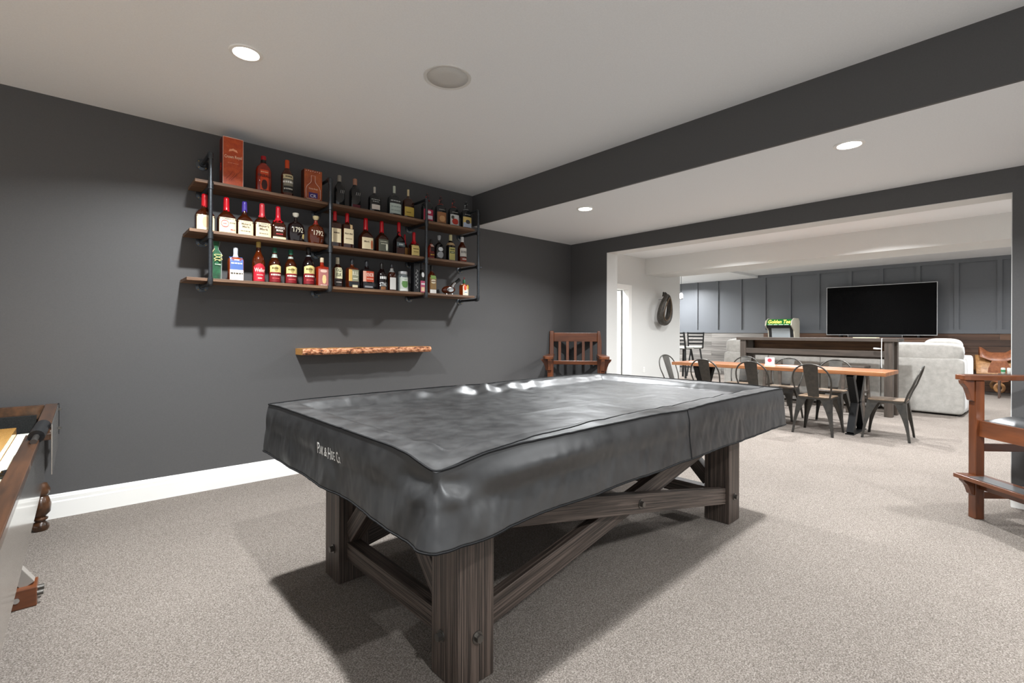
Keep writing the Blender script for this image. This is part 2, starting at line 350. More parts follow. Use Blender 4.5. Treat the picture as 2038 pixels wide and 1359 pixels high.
# ------------------------------------------------------------------ black vinyl cover
cv = thing('table_cover', 'black vinyl fitted cover draped over the pool table', 'table cover', (TC[0], TC[1], 0), TR)
HL, HW, ZT, DROP = 1.372, .757, .862, .238
def ss(a, b, x):
    t = max(0, min(1, (x-a)/(b-a))); return t*t*(3-2*t)
def nz(x, y, z=0.0): return noise.noise(Vector((x, y, z)))
def top_z(u, v):
    dx, dy = HL-abs(u), HW-abs(v); d = min(dx, dy)
    z = ZT - .040*ss(.10, .19, d)
    z += .0035*nz(u*6, v*6)*ss(0, .1, d) + .0016*nz(u*19, v*19, 3)
    # sag over corner and side pockets
    for px, py, a in ((-HL, -HW, .030), (HL, -HW, .006), (-HL, HW, .008), (HL, HW, .006), (0.05, -HW, .008), (0.05, HW, .006)):
        q = math.hypot((u-px)/.20, (v-py)/.16); z -= a*math.exp(-q*q*1.6)
    # rucks along the wall-side rail and near the camera-side rail
    k = ss(.34, .10, HW-v)
    if k > 0 and u > -1.0:
        amp = .013*math.exp(-((u+.10)/.40)**2) + .003
        z += amp*k*ss(.015, .07, HW-v)*math.sin(26*u + 24*(HW-v) + 2.6*nz(u*3, v*3, 7))
    k = ss(.30, .12, HW+v)
    if k > 0: z += .0055*k*ss(.0, .06, HW+v)*nz(u*5.5, v*2, 12)*ss(-1.4, -.9, u) + .002*k*ss(.0, .06, HW+v)*math.sin(19*u+5*nz(u*3, v*3, 2))
    k = ss(.40, .05, math.hypot((u+HL)*.9, v+HW)-.06)
    z += .010*k*math.sin(26*math.hypot(u+HL, (v+HW)*1.3))*ss(.02, .09, d)
    # fold lines left from storage
    z += .0022*math.exp(-((u-.12-.05*v)/.012)**2) + .0018*math.exp(-((v+.18+.03*u)/.012)**2)
    return z
nu, nv = 200, 116
mb = MB(); vs = []; fs = []
for i in range(nu+1):
    for j in range(nv+1):
        u, v = (HL-.004)*(2*i/nu-1), (HW-.004)*(2*j/nv-1)
        vs.append((u, v, top_z(u, v)))
for i in range(nu):
    for j in range(nv): fs.append((i*(nv+1)+j, (i+1)*(nv+1)+j, (i+1)*(nv+1)+j+1, i*(nv+1)+j+1))
mb.add(vs, fs).build('top_panel', M_vinyl, cv, smooth='all')
# skirt: perimeter swept downwards, flaring and rippling towards the hem
RC = .03; per = []
def arc(cx, cy, a0, n=7): return [(cx+RC*math.cos(a0+math.pi/2*i/n), cy+RC*math.sin(a0+math.pi/2*i/n), math.cos(a0+math.pi/2*i/n), math.sin(a0+math.pi/2*i/n)) for i in range(n+1)]
def seg(p, q, nrm, n): return [(p[0]+(q[0]-p[0])*i/n, p[1]+(q[1]-p[1])*i/n, nrm[0], nrm[1]) for i in range(1, n)]
a, b = HL-RC, HW-RC
per += arc(-a, -b, math.pi) + seg((-a, -HW), (a, -HW), (0, -1), 260) + arc(a, -b, -math.pi/2) + seg((HL, -b), (HL, b), (1, 0), 70)
per += arc(a, b, 0) + seg((a, HW), (-a, HW), (0, 1), 110) + arc(-a, b, math.pi/2) + seg((-HL, b), (-HL, -b), (-1, 0), 170)
per = per[40:]+per[:40]; nd = 30; rows = []
def skirt_pt(x, y, nx, ny, t):
    cu, cvv = max(-HL, min(HL, x)), max(-HW, min(HW, y))
    z0 = top_z(cu, cvv)
    z = z0*(1-t) + (ZT-DROP)*t + .006*t*nz(x*3, y*3, 5)
    cor = math.exp(-((math.hypot(x+HL, y+HW))/.24)**2)          # the loose corner towards the camera
    off = -.004*(1-t) + .018*t + .006*math.sin(min(t*6, 3.14))*1.0
    off += .006*t*nz(x*5.0, y*5.0, 1) + .0035*ss(0, .5, t)*nz(x*14, y*14, t*1.5+2)
    if nx < -.5: off += .004*ss(.1, .8, t)*math.sin(17*y+2.0*t+1.5*nz(y*4, t*2)) * ss(-.75, -.5, y)
    off += cor*(.028*t - .018*math.exp(-((t-.22)/.16)**2))
    # creases fanning out of the loose corner and fine vertical drape lines
    if ny < -.5 or nx < -.5:
        al = (x+HL) if ny < -.5 else (y+HW)
        ph = math.atan2(DROP*t+.01, al+.03)
        off += .0065*math.sin(9*ph+(1.0 if nx < -.5 else 0))*math.exp(-(al/.45)**2)*ss(.05, .35, t)
    sl = x-y
    off += .0022*nz(sl*26+t*2.5, t*1.6, 3)*ss(.03, .3, t) + .0012*nz(sl*60-t*5, t*3, 9)*ss(.05, .3, t)
    s = math.exp(-((x+HL-.42)/.30)**2) if ny < -.5 else 0
    off += s*(.016*math.exp(-((t-.28)/.15)**2) - .006*math.exp(-((t-.55)/.12)**2))
    return (x+nx*off, y+ny*off, z)
for k in range(nd+1):
    t = k/nd; rows.append([skirt_pt(x, y, nx, ny, t) for x, y, nx, ny in per])
rows.append([(p[0]-q[2]*.01, p[1]-q[3]*.01, p[2]+.012) for p, q in zip(rows[-1], per)])
sk = MB().rings(rows, False).build('skirt', M_vinyl, cv, smooth='all')
MB().tube([skirt_pt(*q, 1.0) for q in per], .0034, 6, True).build('hem_binding', M_piping, cv, smooth=True)
MB().tube([Vector(skirt_pt(*q, 0.0))+Vector((0, 0, .001)) for q in per], .0042, 6, True).build('edge_piping', M_piping, cv, smooth=True)
pts = []
for i in range(120):
    u = -HL+.02+(2*HL-.05)*i/119; v = -HW+.012+.105*ss(-1.37, -.2, u)+.004*nz(u*6, 0, 4); pts.append((u, v, top_z(u, v)+.001))
MB().tube(pts, .0025, 6).build('seam', M_piping, cv, smooth=True)
MB().tube([skirt_pt(.06, -HW, 0, -1, k/22) for k in range(23)], .0028, 6).build('seam', M_piping, cv, smooth=True)
M_print = flat_color('#e8e6e0')
def skirt_print(v, z):       # on the short side facing the camera's left
    zz = z
    t = max(0, min(1, (ZT-zz)/DROP)); p = skirt_pt(-HL, v, -1, 0, t); return (p[0]-.0022, v, zz)
for tx_, v_, z_, w_, h_ in (('P', .046, .762, .019, .043), ('LANK', .013, .759, .040, .032), ('&', -.027, .759, .022, .034), ('H', -.059, .759, .021, .043), ('IDE', -.090, .756, .032, .032), ('C', -.127, .757, .019, .043), ('o.', -.148, .751, .017, .024)):
    letter(tx_, M_print, cv, lambda u, v: skirt_print(v_-u, z_+v), w_, h_)
# ------------------------------------------------------------------ iron pipe wall shelves
PX = (.684, 1.540, 2.465, 3.092); PY = 4.0; ZT3 = {'T': 2.30, 'M': 1.945, 'B': 1.602}; BT = .022
SL = Vector((1.88, YL, 1.56))
sh = thing('wall_shelf', 'three tier wall shelf of brown boards on black iron pipe', 'shelf', SL)
ML = Matrix.Translation(-SL)
ends = {'T': .592, 'M': .560, 'B': .545}
for k, zt in ZT3.items():
    for a, b in ((ends[k], 1.533), (1.548, 2.455), (2.474, 3.062)):
        c = Vector(((a+b)/2, 4.169, zt-BT/2))
        MB().box(-(b-a)/2, (b-a)/2, -.149, .149, -BT/2, BT/2).build('board', M_shelf, sh, bevel=.002, M=Matrix.Translation(c-SL))
def flange(x, z):
    Mf = Matrix.Translation((x, YL, z)) @ Matrix.Rotation(R(90), 4, 'X')
    f = MB().lathe([(0, 0), (.043, 0), (.043, .006), (.022, .01), (.019, .026), (0, .026)], 20, Mf, False).build('flange', M_pipe, sh, smooth=True, M=ML)
    for a in (45, 135, 225, 315):
        q = Vector((x+.033*math.cos(R(a)), YL-.006, z+.033*math.sin(R(a))))
        MB().lathe([(0, 0), (.0055, 0), (.004, .003), (0, .004)], 8, Matrix.Translation(q) @ Matrix.Rotation(R(90), 4, 'X'), False).build('screw', mat('brass_screw', '#b79a62', .35, .8), f)
for x in PX:
    zt, zb = 2.492, 1.562
    MB().cyl((x, PY, zb), (x, PY, zt), .0132, 14).build('upright_pipe', M_pipe, sh, smooth=True, M=ML)
    for z in (zt, ZT3['T']-.040, ZT3['M']-.040, zb):
        MB().cyl((x, PY, z), (x, YL-.012, z), .0132, 14).build('arm_pipe', M_pipe, sh, smooth=True, M=ML)
        flange(x, z)
        mb = MB()
        if z in (zt, zb):
            s = -1 if z == zt else 1
            mb.tube([(x, PY, z+s*.042), (x, PY, z+s*.02), (x, PY+.004, z+s*.004), (x, PY+.016, z-s*.001), (x, PY+.042, z)], .0175, 14)
        else:
            mb.cyl((x, PY, z-.022), (x, PY, z+.022), .0175, 14).cyl((x, PY, z), (x, PY+.034, z), .0175, 14)
            mb.cyl((x, PY, z+.016), (x, PY, z+.024), .0192, 14).cyl((x, PY, z-.024), (x, PY, z-.016), .0192, 14)
        mb.build('pipe_fitting', M_pipe, sh, smooth=True, M=ML)
MB().cyl((PX[3], PY, ZT3['M']-.04), (PX[3]+.045, PY, ZT3['M']-.04), .0085, 10).build('pipe_plug', M_pipe, sh, smooth=True, M=ML)

# ------------------------------------------------------------------ bottles
SHAPES = {
 'maker': ([(.86, 0), (1, .02), (1, .40), (.94, .46), (.64, .555), (.38, .61), (.31, .66), (.28, .98)], 5, .85),
 'round': ([(.9, 0), (1, .015), (1, .55), (.9, .63), (.52, .73), (.35, .79), (.33, .97)], 2, 1),
 'tall': ([(.86, 0), (.95, .02), (1, .3), (1, .48), (.86, .60), (.48, .72), (.35, .78), (.32, .97)], 2, 1),
 'square': ([(.93, 0), (1, .02), (1, .62), (.9, .675), (.42, .71), (.31, .74), (.28, .97)], 8, .8),
 'flask': ([(.9, 0), (1, .03), (1, .6), (.88, .69), (.5, .78), (.33, .83), (.31, .97)], 3.4, .55),
 'decanter': ([(.62, 0), (.86, .03), (1, .24), (1, .46), (.84, .61), (.4, .69), (.2, .73), (.19, .97)], 2.8, .7),
 'horse': ([(.95, 0), (1, .03), (1, .5), (.93, .60), (.62, .675), (.28, .72), (.18, .77), (.17, .97)], 3.2, .6),
 'jar': ([(.9, 0), (1, .05), (1, .74), (.84, .84), (.80, .99)], 2, 1),
 'slim': ([(.95, 0), (1, .02), (1, .58), (.84, .66), (.46, .745), (.37, .79), (.35, .97)], 4, .8)}
GL = {k: mat('glass_'+k, c, .06, 0, .6, tr, coat=.4) for k, (c, tr) in dict(amber=('#3a1606', .25), dark=('#14090a', .1), black=('#0b0c0d', 0), red=('#a32a10', .3), orange=('#c0520e', .45),
      clear=('#aab4b4', .7), smoke=('#2a2d2e', .35), rye=('#5a2208', .35), green=('#0c3a22', .3)).items()}
def bottle(label, x, tier, ztop, w, shape, glass, cap, labels=(), texts=(), rz=0.0, y=4.13, name='bottle', depth=None, group=None, neck=None):
    prof, n, dp = SHAPES[shape]; dp = depth or dp; z = ZT3[tier]; h = ztop-z; hw = w/2*.94
    t = thing(name, label, 'jar' if name.endswith('jar') else 'bottle', (x, y, z), R(rz), group)
    def rf(f):
        if f <= prof[0][1]: return prof[0][0]
        for (r0, z0), (r1, z1) in zip(prof, prof[1:]):
            if f <= z1: return r0+(r1-r0)*(f-z0)/max(z1-z0, 1e-6)
        return prof[-1][0]
    def ne(r): return 2+(n-2)*ss(.45, .95, r)
    def de(r): return 1+(dp-1)*ss(.35, .95, r)
    def ring(f, k=1.0, add=0.0, seg=24, dz=None):
        r = rf(f); e = ne(r); d = de(r); out = []
        for j in range(seg):
            a = 2*math.pi*j/seg; c, s_ = math.cos(a), math.sin(a)
            q = (abs(c)**e+abs(s_)**e)**(-1/e); rr = hw*r*q*k+add
            out.append((rr*c, rr*s_*d, f*h+(dz(a) if dz else 0)))
        return out
    fr = sorted(set([p[1] for p in prof]+[(a[1]+b[1])/2 for a, b in zip(prof, prof[1:])]))
    MB().rings([ring(f) for f in fr]).build('glass', GL[glass], t, smooth=True)
    if cap:
        col, c0, style = cap
        mc = mat('cap_'+col.lstrip('#')+style[0], col, .22 if style == 'wax' else .4, .8 if style == 'metal' else 0, coat=.5 if style == 'wax' else 0)
        if style == 'wax':
            fs_ = [c0+(1-c0)*i/6 for i in range(7)]
            rg = [ring(fs_[0], 1, .0012, dz=lambda a: h*.05*math.sin(5*a+x*40)*math.sin(2*a+1))] + [ring(f, 1, .0016) for f in fs_[1:6]]
            rg += [[(p[0]*1.05, p[1]*1.05, h*.985) for p in ring(.98)], [(p[0]*.8, p[1]*.8, h) for p in ring(.98)]]
            MB().rings(rg).build('wax_seal', mc, t, smooth=True)
        elif style == 'knob':
            rN = hw*prof[-1][0]
            MB().lathe([(rN*.9, c0*h), (rN*1.0, c0*h+.004), (rN*1.9, c0*h+(1-c0)*h*.45), (rN*2.0, h*.985), (rN*1.5, h), (0, h)], 18, None, False).build('stopper', mc, t, smooth=True)
        elif style == 'figure':      # little cast horse and rider stopper
            rN = hw*.22; q = c0*h; hh = h-q
            mb = MB().lathe([(rN*2.2, q), (rN*2.2, q+.004), (rN*.5, q+.008), (rN*.45, q+hh*.4), (0, q+hh*.42)], 12, None, False)
            mb.tube([(-rN*1.3, 0, q+hh*.5), (0, 0, q+hh*.55), (rN*1.2, 0, q+hh*.72)], [rN*.35, rN*.6, rN*.3], 8)
            mb.tube([(0, 0, q+hh*.55), (rN*.2, 0, q+hh*.98)], [rN*.4, rN*.3], 8)
            for s1 in (-.9, .7): mb.tube([(rN*s1, 0, q+hh*.52), (rN*s1*1.3, 0, q+hh*.2)], rN*.16, 6)
            mb.build('stopper', mc, t, smooth=True)
        else:
            rN = hw*prof[-1][0]*1.12
            MB().lathe([(rN*.98, c0*h), (rN, c0*h+.002), (rN, h*.985), (rN*.9, h), (0, h)], 18, None, False).build('cap', mc, t, smooth=True)
    if neck:
        MB().rings([ring(f, 1, .001) for f in (neck[1], (neck[1]+neck[2])/2, neck[2])], False).build('neck_band', flat_color(neck[0], .4), t, smooth=True)
    def front(px, f, off):
        r = hw*rf(f); e = ne(rf(f)); d = de(rf(f)); q = min(abs(px)/r, .999)
        return (px, -(d*r*(1-q**e)**(1/e))-off, f*h)
    for L_ in labels:
        z0, z1, a, col = L_[:4]; shp = L_[4] if len(L_) > 4 else 'rect'; nx, nzz = 10, 5
        off = .0008 + .0005*labels.index(L_)
        vs = []; fs2 = []
        for i in range(nx+1):
            u = -1+2*i/nx
            for j in range(nzz+1):
                v = j/nzz
                if shp == 'arch': zt_ = z0+(z1-z0)*(.82+.18*(1-u*u)); f = z0+(zt_-z0)*v; uu = u
                elif shp == 'oval':
                    vv = -1+2*v; uu = u; f = (z0+z1)/2+(z1-z0)/2*vv*math.sqrt(max(0, 1-abs(u)**2.6))
                else: f = z0+(z1-z0)*v; uu = u
                cx_ = L_[5]*hw if len(L_) > 5 else 0
                vs.append(front(cx_+uu*a*hw*.97, f, off))
        for i in range(nx):
            for j in range(nzz): fs2.append((i*(nzz+1)+j, (i+1)*(nzz+1)+j, (i+1)*(nzz+1)+j+1, i*(nzz+1)+j+1))
        me = MB().add(vs, fs2).build('label', flat_color(col), t, smooth='all')
    for T_ in texts:
        body, fc, wf_, hf, col = T_[:5]; cx_ = (T_[5]*hw if len(T_) > 5 else 0)
        letter(body, flat_color(col), t, lambda u, v: front(max(-.99*hw*rf(fc+v/h), min(.99*hw*rf(fc+v/h), cx_+u)), fc+v/h, .0030), wf_*w, hf*h)
    return t
CR = '#e3d2ac'; RED = '#c4101f'; BLK = '#1a1714'
def carton(label, name, x, tier, ztop, w, d, col, side, y=4.13, rz=0.0):
    z = ZT3[tier]; h = ztop-z
    t = thing(name, label, 'box', (x, y, z), R(rz))
    MB().box(-w/2, w/2, -d/2, d/2, 0, h).build('carton', side, t, bevel=.0015)
    MB().box(-w/2+.001, w/2-.001, -d/2-.001, -d/2, .001, h-.001).build('front_print', col, t)
    return t, h, d
G1 = 'bottles on the top shelf'; G2 = 'bottles on the middle shelf'; G3 = 'bottles on the bottom shelf'
# top shelf
M_crown = noisy('orange_foil_board', '#a83a12', '#c4521f', 30, .4, 0); M_crs = mat('maroon_carton', '#5a1c12', .45)
t, h, d = carton('tall orange gift box with cream lettering at the left end of the top shelf', 'gift_box', .838, 'T', 2.662, .135, .11, M_crown, M_crs, 4.12)
fy = -d/2-.0016
letter('Crown Royal', flat_color('#f0cdb0'), t, lambda u, v: (u, fy, .215+v+u*.06), .115, .03)
MB().add([(x*.03, fy, .262+z*.02) for x, z in ((-1, -.4), (-.8, .5), (-.3, .7), (0, 1), (.3, .7), (.8, .5), (1, -.4), (.4, -.1), (0, .1), (-.4, -.1))], [tuple(range(10))]).build('emblem', flat_color('#f2a27a'), t)
letter('~ ~ ~', flat_color('#e0a184'), t, lambda u, v: (u, fy, .172+v), .07, .004)
for i, (a, b) in enumerate((((-.045, .05), (-.005, .11)), ((-.03, .04), (.012, .10)), ((-.012, .045), (.028, .108)), ((.0, .06), (.045, .12)))):
    MB().tube([(a[0], fy, a[1]), ((a[0]+b[0])/2+.012, fy, (a[1]+b[1])/2+.012), (b[0], fy, b[1])], .0012, 5).build('flourish', flat_color('#7a2a12'), t)
mb = MB()
for x0 in (-.0675, .0655): mb.box(x0, x0+.002, fy, fy+.0005, .001, h-.003)
mb.box(-.0675, .0675, fy, fy+.0005, h-.005, h-.002).build('edge_line', flat_color('#f3d9c8'), t)
letter('B', flat_color('#d8402a'), t, lambda u, v: (-.0685, -u, .15+v), .05, .055)
bottle('flat orange red liquor bottle with a red cap and dark dragon print', 1.062, 'T', 2.596, .118, 'flask', 'red', ('#a3121c', .90, 'cap'),
       [(.06, .62, .55, '#d2481c'), (.10, .36, .4, '#3a1410', 'oval')], [('FIREBALL', .46, .78, .07, '#2a0d0a'), ('CINNAMON', .56, .45, .035, '#f2c9a0'), ('WHISKY', .08, .5, .035, '#1c0b08')], group=G1, neck=('#1a1412', .80, .89))
bottle('dark round bottle with orange cap and busy black and white label', 1.238, 'T', 2.606, .098, 'round', 'rye', ('#c4471c', .78, 'cap'),
       [(.12, .60, .9, '#4a463e'), (.48, .60, .85, '#c9bc94'), (.30, .46, .8, '#8a8576'), (.14, .28, .75, '#1e1c1a')],
       [('CAPTAIN', .40, .8, .08, '#f0efe8'), ('SPICED', .22, .7, .06, '#d8d4c6'), ('RUM', .54, .5, .05, '#3a2a1a')], group=G1)
t, h, d = carton('low orange gift box printed with a white bottle outline', 'gift_box', 1.432, 'T', 2.562, .146, .075, noisy('copper_board', '#8a3a18', '#b45a26', 14, .45, 0), mat('brown_carton', '#4d2412', .5))
fy = -d/2-.0016
out = [(-.058, .03), (-.058, .10), (-.05, .125), (-.022, .155), (-.016, .17), (-.016, .215), (.016, .215), (.016, .17), (.022, .155), (.05, .125), (.058, .10), (.058, .03), (.05, .022), (-.05, .022)]
MB().tube([(x, fy, z) for x, z in out], .0013, 5, True).build('outline', flat_color('#f3e2d6'), t)
MB().box(-.036, .036, fy-.0002, fy, .03, .075).build('label', flat_color('#3a2468'), t)
letter('CR', flat_color('#e9e4f0'), t, lambda u, v: (u, fy-.0006, .048+v), .05, .026)
letter('Crown Royal', flat_color('#f6e2cc'), t, lambda u, v: (u, fy-.0006, .105+v), .07, .014)
for i in range(7): MB().box(-.06+.018*i, -.055+.018*i, fy-.0003, fy, h-.016+(i % 2)*.004, h-.010+(i % 2)*.004).build('star_mark', flat_color('#f3e6da'), t)
bottle('tall black bottle with slanted white lines just right of the second pipe', 1.668, 'T', 2.578, .090, 'slim', 'black', ('#8b8478', .80, 'cap'), [], [('/ / /', .48, .4, .1, '#c9c9c6', .3)], group=G1)
bottle('black bottle with slanted white lines and a dark red foot', 1.808, 'T', 2.578, .098, 'slim', 'black', ('#a2735c', .80, 'cap'), [(.03, .16, .8, '#5a1520')], [('/ / /', .50, .4, .1, '#c9c9c6', .3)], group=G1)
bottle('small smoky bottle with a narrow white band low on its front', 1.994, 'T', 2.545, .122, 'horse', 'black', ('#b1aca2', .74, 'cap'), [(.14, .32, .72, '#d9cfc4')], [('WOODFORD', .50, .7, .04, '#b9b9b4'), ('RESERVE', .43, .55, .035, '#b9b9b4')], group=G1)
bottle('broad smoky bottle with a pale green grey label', 2.192, 'T', 2.594, .138, 'horse', 'smoke', ('#b9bfae', .76, 'cap'), [(.10, .42, .92, '#b4c0b8')], [('pale lines', .32, .7, .05, '#8e9b94'), ('pale lines two', .2, .7, .05, '#8e9b94'), ('DOUBLE OAKED', .50, .75, .04, '#c2c6c2')], group=G1)
bottle('smoky bottle with a shiny gold label beside the pale green one', 2.340, 'T', 2.590, .122, 'horse', 'amber', ('#cdbb94', .78, 'cap'), [(.10, .40, .9, '#c2a64a')], [('STRAIGHT RYE', .47, .7, .035, '#3c3020'), ('gold', .22, .4, .05, '#7d6420', -.2)], group=G1)
bottle('bottle with a bright red floral label behind the third pipe', 2.552, 'T', 2.597, .128, 'horse', 'smoke', ('#a3302c', .74, 'figure'), [(.08, .44, .94, '#b02a48'), (.12, .24, .7, '#d7cfd8'), (.3, .4, .4, '#f0d8dc', 'oval')], [], group=G1)
bottle('bottle with red horse stopper and a brown painted label of running horses', 2.708, 'T', 2.597, .126, 'horse', 'smoke', ('#b8493f', .70, 'figure'), [(.08, .44, .94, '#9c6b44'), (.12, .32, .6, '#c99a6a', 'oval')], [('DERBY', .52, .6, .035, '#9a9a92')], group=G1)
bottle('bottle with red horse stopper and a white label painted with red racers', 2.866, 'T', 2.597, .124, 'horse', 'smoke', ('#b8493f', .70, 'figure'), [(.08, .44, .94, '#cfcfcc'), (.10, .30, .7, '#b8382a', 'oval'), (.28, .40, .3, '#4a4a40', 'oval', -.5)], [('DERBY', .52, .6, .035, '#9a9a92')], group=G1)
bottle('bottle with silver horse stopper and race label at the right end of the top shelf', 3.026, 'T', 2.600, .126, 'horse', 'smoke', ('#a9abab', .70, 'figure'), [(.08, .44, .94, '#d8bd72'), (.08, .24, .9, '#b9c4d4'), (.20, .34, .5, '#4a4644', 'oval')], [('DERBY', .52, .6, .035, '#9a9a92')], group=G1)
# middle shelf
def maker(label, x, ztop, w, wax, c0, labels, texts, glass='amber', **k): return bottle(label, x, 'M', ztop, w, 'maker', glass, (wax, c0, 'wax'), labels, texts, group=G2, **k)
maker('squat bottle dipped in red wax behind the leftmost pipe', .668, 2.223, .132, RED, .66, [(.04, .42, .92, CR), (.10, .38, .35, '#d8b48c', 'oval')], [])
maker('red wax bottle with a cream label and a red oval mark', .808, 2.224, .132, RED, .63, [(.04, .43, .92, CR), (.17, .36, .42, '#c8323a', 'oval', -.3), (.19, .34, .37, '#efe3c6', 'oval', -.3)], [('red mark', .265, .2, .03, '#c8323a', -.3), ('BOURBON', .30, .3, .03, '#6a5a48', .5), ('Mark', .12, .25, .04, '#b5303a', .55)])
maker('bottle with a purple wax top and a cream label', .930, 2.216, .122, '#4a3a98', .72, [(.04, .43, .92, CR)], [('Maker\'s', .34, .5, .06, '#5a4a3a'), ('Mark', .26, .4, .055, '#5a4a3a'), ('KENTUCKY BOURBON', .14, .6, .03, '#8a7a62')])
maker('bottle with a pinkish red wax top and a lettered cream label', 1.053, 2.223, .130, '#c83a42', .60, [(.04, .43, .92, CR)], [('Maker\'s', .34, .55, .07, '#4a3a2c'), ('Mark', .25, .45, .06, '#4a3a2c'), ('WHISKY', .13, .5, .03, '#8a7a62')])
maker('bottle with the longest red wax running down onto a dark body', 1.171, 2.220, .116, '#c81a2c', .52, [(.03, .10, .92, CR)], [('MAKER\'S', .36, .6, .06, '#efe8dc'), ('MARK', .28, .45, .06, '#efe8dc'), ('46 CASK', .18, .45, .04, '#d84a4a')])
bottle('round dark decanter marked 1792 with a clear stopper', 1.306, 'M', 2.192, .138, 'decanter', 'dark', ('#c9c4b4', .84, 'knob'), [(.14, .30, .16, '#cdb878', 'oval', .75)], [('1792', .42, .55, .17, '#c3bca6', .1)], group=G2)
bottle('round amber decanter marked 1792 with a gold stopper', 1.468, 'M', 2.194, .142, 'decanter', 'rye', ('#c4b48a', .84, 'knob'), [], [('1792', .40, .55, .16, '#d8cdb4', .1)], group=G2, neck=('#8a2a20', .70, .84))
bottle('slim square bottle with red wax and cream label behind the second pipe', 1.630, 'M', 2.262, .098, 'square', 'amber', ('#c81a24', .74, 'wax'), [(.14, .52, .9, CR)], [('Cellar', .40, .5, .05, '#6a5a48')], group=G2)
bottle('square red wax bottle with a tall cream label and a paper tag on its neck', 1.738, 'M', 2.262, .104, 'square', 'amber', ('#c81a24', .74, 'wax'), [(.14, .55, .92, '#e6d5b0'), (.56, .70, .22, '#d8b98a', 'rect', .45)], [('Maker\'s Mark', .42, .7, .05, '#6a5a48'), ('BOURBON', .28, .55, .03, '#8a7a62')], group=G2)
maker('red wax bottle with a cream label carrying a small orange seal', 1.910, 2.246, .126, RED, .64, [(.06, .40, .92, CR), (.07, .33, .2, '#b5623c', 'oval', .62)], [('Mark', .28, .4, .05, '#6a5a48', -.2)])
maker('red wax bottle with a dark green grey label and a white seal', 2.066, 2.243, .120, RED, .64, [(.06, .42, .9, '#5a5c4e'), (.08, .30, .2, '#d9dcc8', 'oval', .5)], [('PRIVATE', .35, .6, .04, '#c9c9b4'), ('SELECT', .28, .5, .04, '#c9c9b4')])
maker('dark bottle with red wax and a round red seal on its neck', 2.242, 2.261, .108, RED, .70, [(.26, .38, .85, '#586468'), (.05, .22, .8, '#3a1c14'), (.57, .67, .3, '#b5121c', 'oval')], [('101', .32, .4, .06, '#d9dcd8')], glass='dark')
maker('miniature red wax bottle standing behind a slightly larger one', 2.338, 2.168, .060, RED, .55, [(.06, .42, .9, '#a8763c')], [], y=4.19)
maker('miniature red wax bottle with a yellowish cream label at the end of the middle shelf', 2.398, 2.186, .100, RED, .50, [(.06, .46, .94, '#dcc57c')], [('mini label', .32, .6, .05, '#6a5020'), ('ky line', .2, .5, .04, '#6a5020')], y=4.12)
bottle('small ruby bottle with a black cap and gold specks', 2.598, 'M', 2.146, .076, 'round', 'red', (BLK, .78, 'cap'), [(.10, .34, .85, '#5a1410'), (.38, .6, .6, '#2a1410'), (.62, .74, .5, '#d8bcb0')], [('RHUM', .22, .6, .08, '#e2b84a')], group=G2)
bottle('black bulbous bottle with a polished silver front medallion', 2.692, 'M', 2.198, .102, 'decanter', 'black', ('#9a9c9e', .78, 'knob'), [(.10, .34, .8, '#a8aaac', 'oval'), (.36, .52, .6, '#dfe2e4', 'oval')], [], group=G2)
bottle('slim dark bottle with a yellow green label and pale neck straps', 2.832, 'M', 2.223, .092, 'slim', 'dark', ('#cfc79a', .74, 'cap'), [(.06, .52, .85, '#c4bb72'), (.30, .38, .7, '#55603a')], [('Basil', .45, .6, .06, '#4a4a24'), ('RYE', .34, .4, .04, '#e6e2b4')], group=G2, neck=('#b59a74', .60, .70))
bottle('whiskey bottle with a white lettered label at the right end of the middle shelf', 2.978, 'M', 2.221, .100, 'round', 'rye', ('#d8d8d6', .80, 'cap'), [(.24, .56, .92, '#dcd8d0'), (.06, .20, .85, '#8a3c2c')], [('BOND L', .41, .7, .09, '#3a3532'), ('YELL', .14, .5, .07, '#e6d8cc')], group=G2)
# bottom shelf
bag = thing('velvet_bag', 'green velvet drawstring bottle bag printed with gold at the left of the bottom shelf', 'bag', (.742, 4.13, ZT3['B']))
M_velvet = noisy('green_velvet', '#07391f', '#0f5a33', 30, .8, .4, sheen=.6, dist=.004)
MB().rings([[((.040+.004*math.sin(3*a_+f*9))*k*math.cos(a_), (.034+.004*math.sin(4*a_+f*5))*k*math.sin(a_), f*.285) for a_ in [2*math.pi*j/22 for j in range(22)]] for f, k in ((0, .9), (.03, 1), (.5, 1), (.68, .96), (.76, .6), (.80, .36), (.84, .38), (.92, .55), (1, .62))]).build('cloth', M_velvet, bag, smooth='all')
MB().tube([(-.012, -.015, .228), (-.03, -.04, .20), (-.04, -.05, .16), (-.047, -.05, .14), (-.042, -.05, .12), (-.05, -.05, .105)], .0022, 6).build('drawstring', flat_color('#c2a878'), bag, smooth=True)
MB().tube([(.006+.026*math.sin(2*a_), -.0445, .165+.02*math.sin(a_)) for a_ in [2*math.pi*k/32 for k in range(32)]], .0022, 6, True).build('gold_emblem', flat_color('#d8cb8a'), bag, smooth=True)
MB().tube([(-.018, -.0445, .135), (.0, -.0445, .148), (.015, -.0445, .138), (.03, -.0445, .15)], .0022, 6).build('gold_emblem', flat_color('#d8cb8a'), bag, smooth=True)
letter('bag line', flat_color('#d9dcc9'), bag, lambda u, v: (u+.006, -.0445, .112+v), .04, .007)
bottle('square orange whiskey bottle with a blue and white label', .870, 'B', 1.855, .108, 'square', 'orange', ('#b9bcc2', .80, 'cap'), [(.33, .72, .9, '#4a66a3'), (.02, .33, .92, '#dcdad4')], [('KENTUCKY', .52, .7, .06, '#e8ecf2'), ('OWL', .62, .3, .06, '#d5dce8'), ('FORGED OAK', .22, .75, .07, '#4a4030')], group=G3, neck=('#c9c9cc', .72, .8))
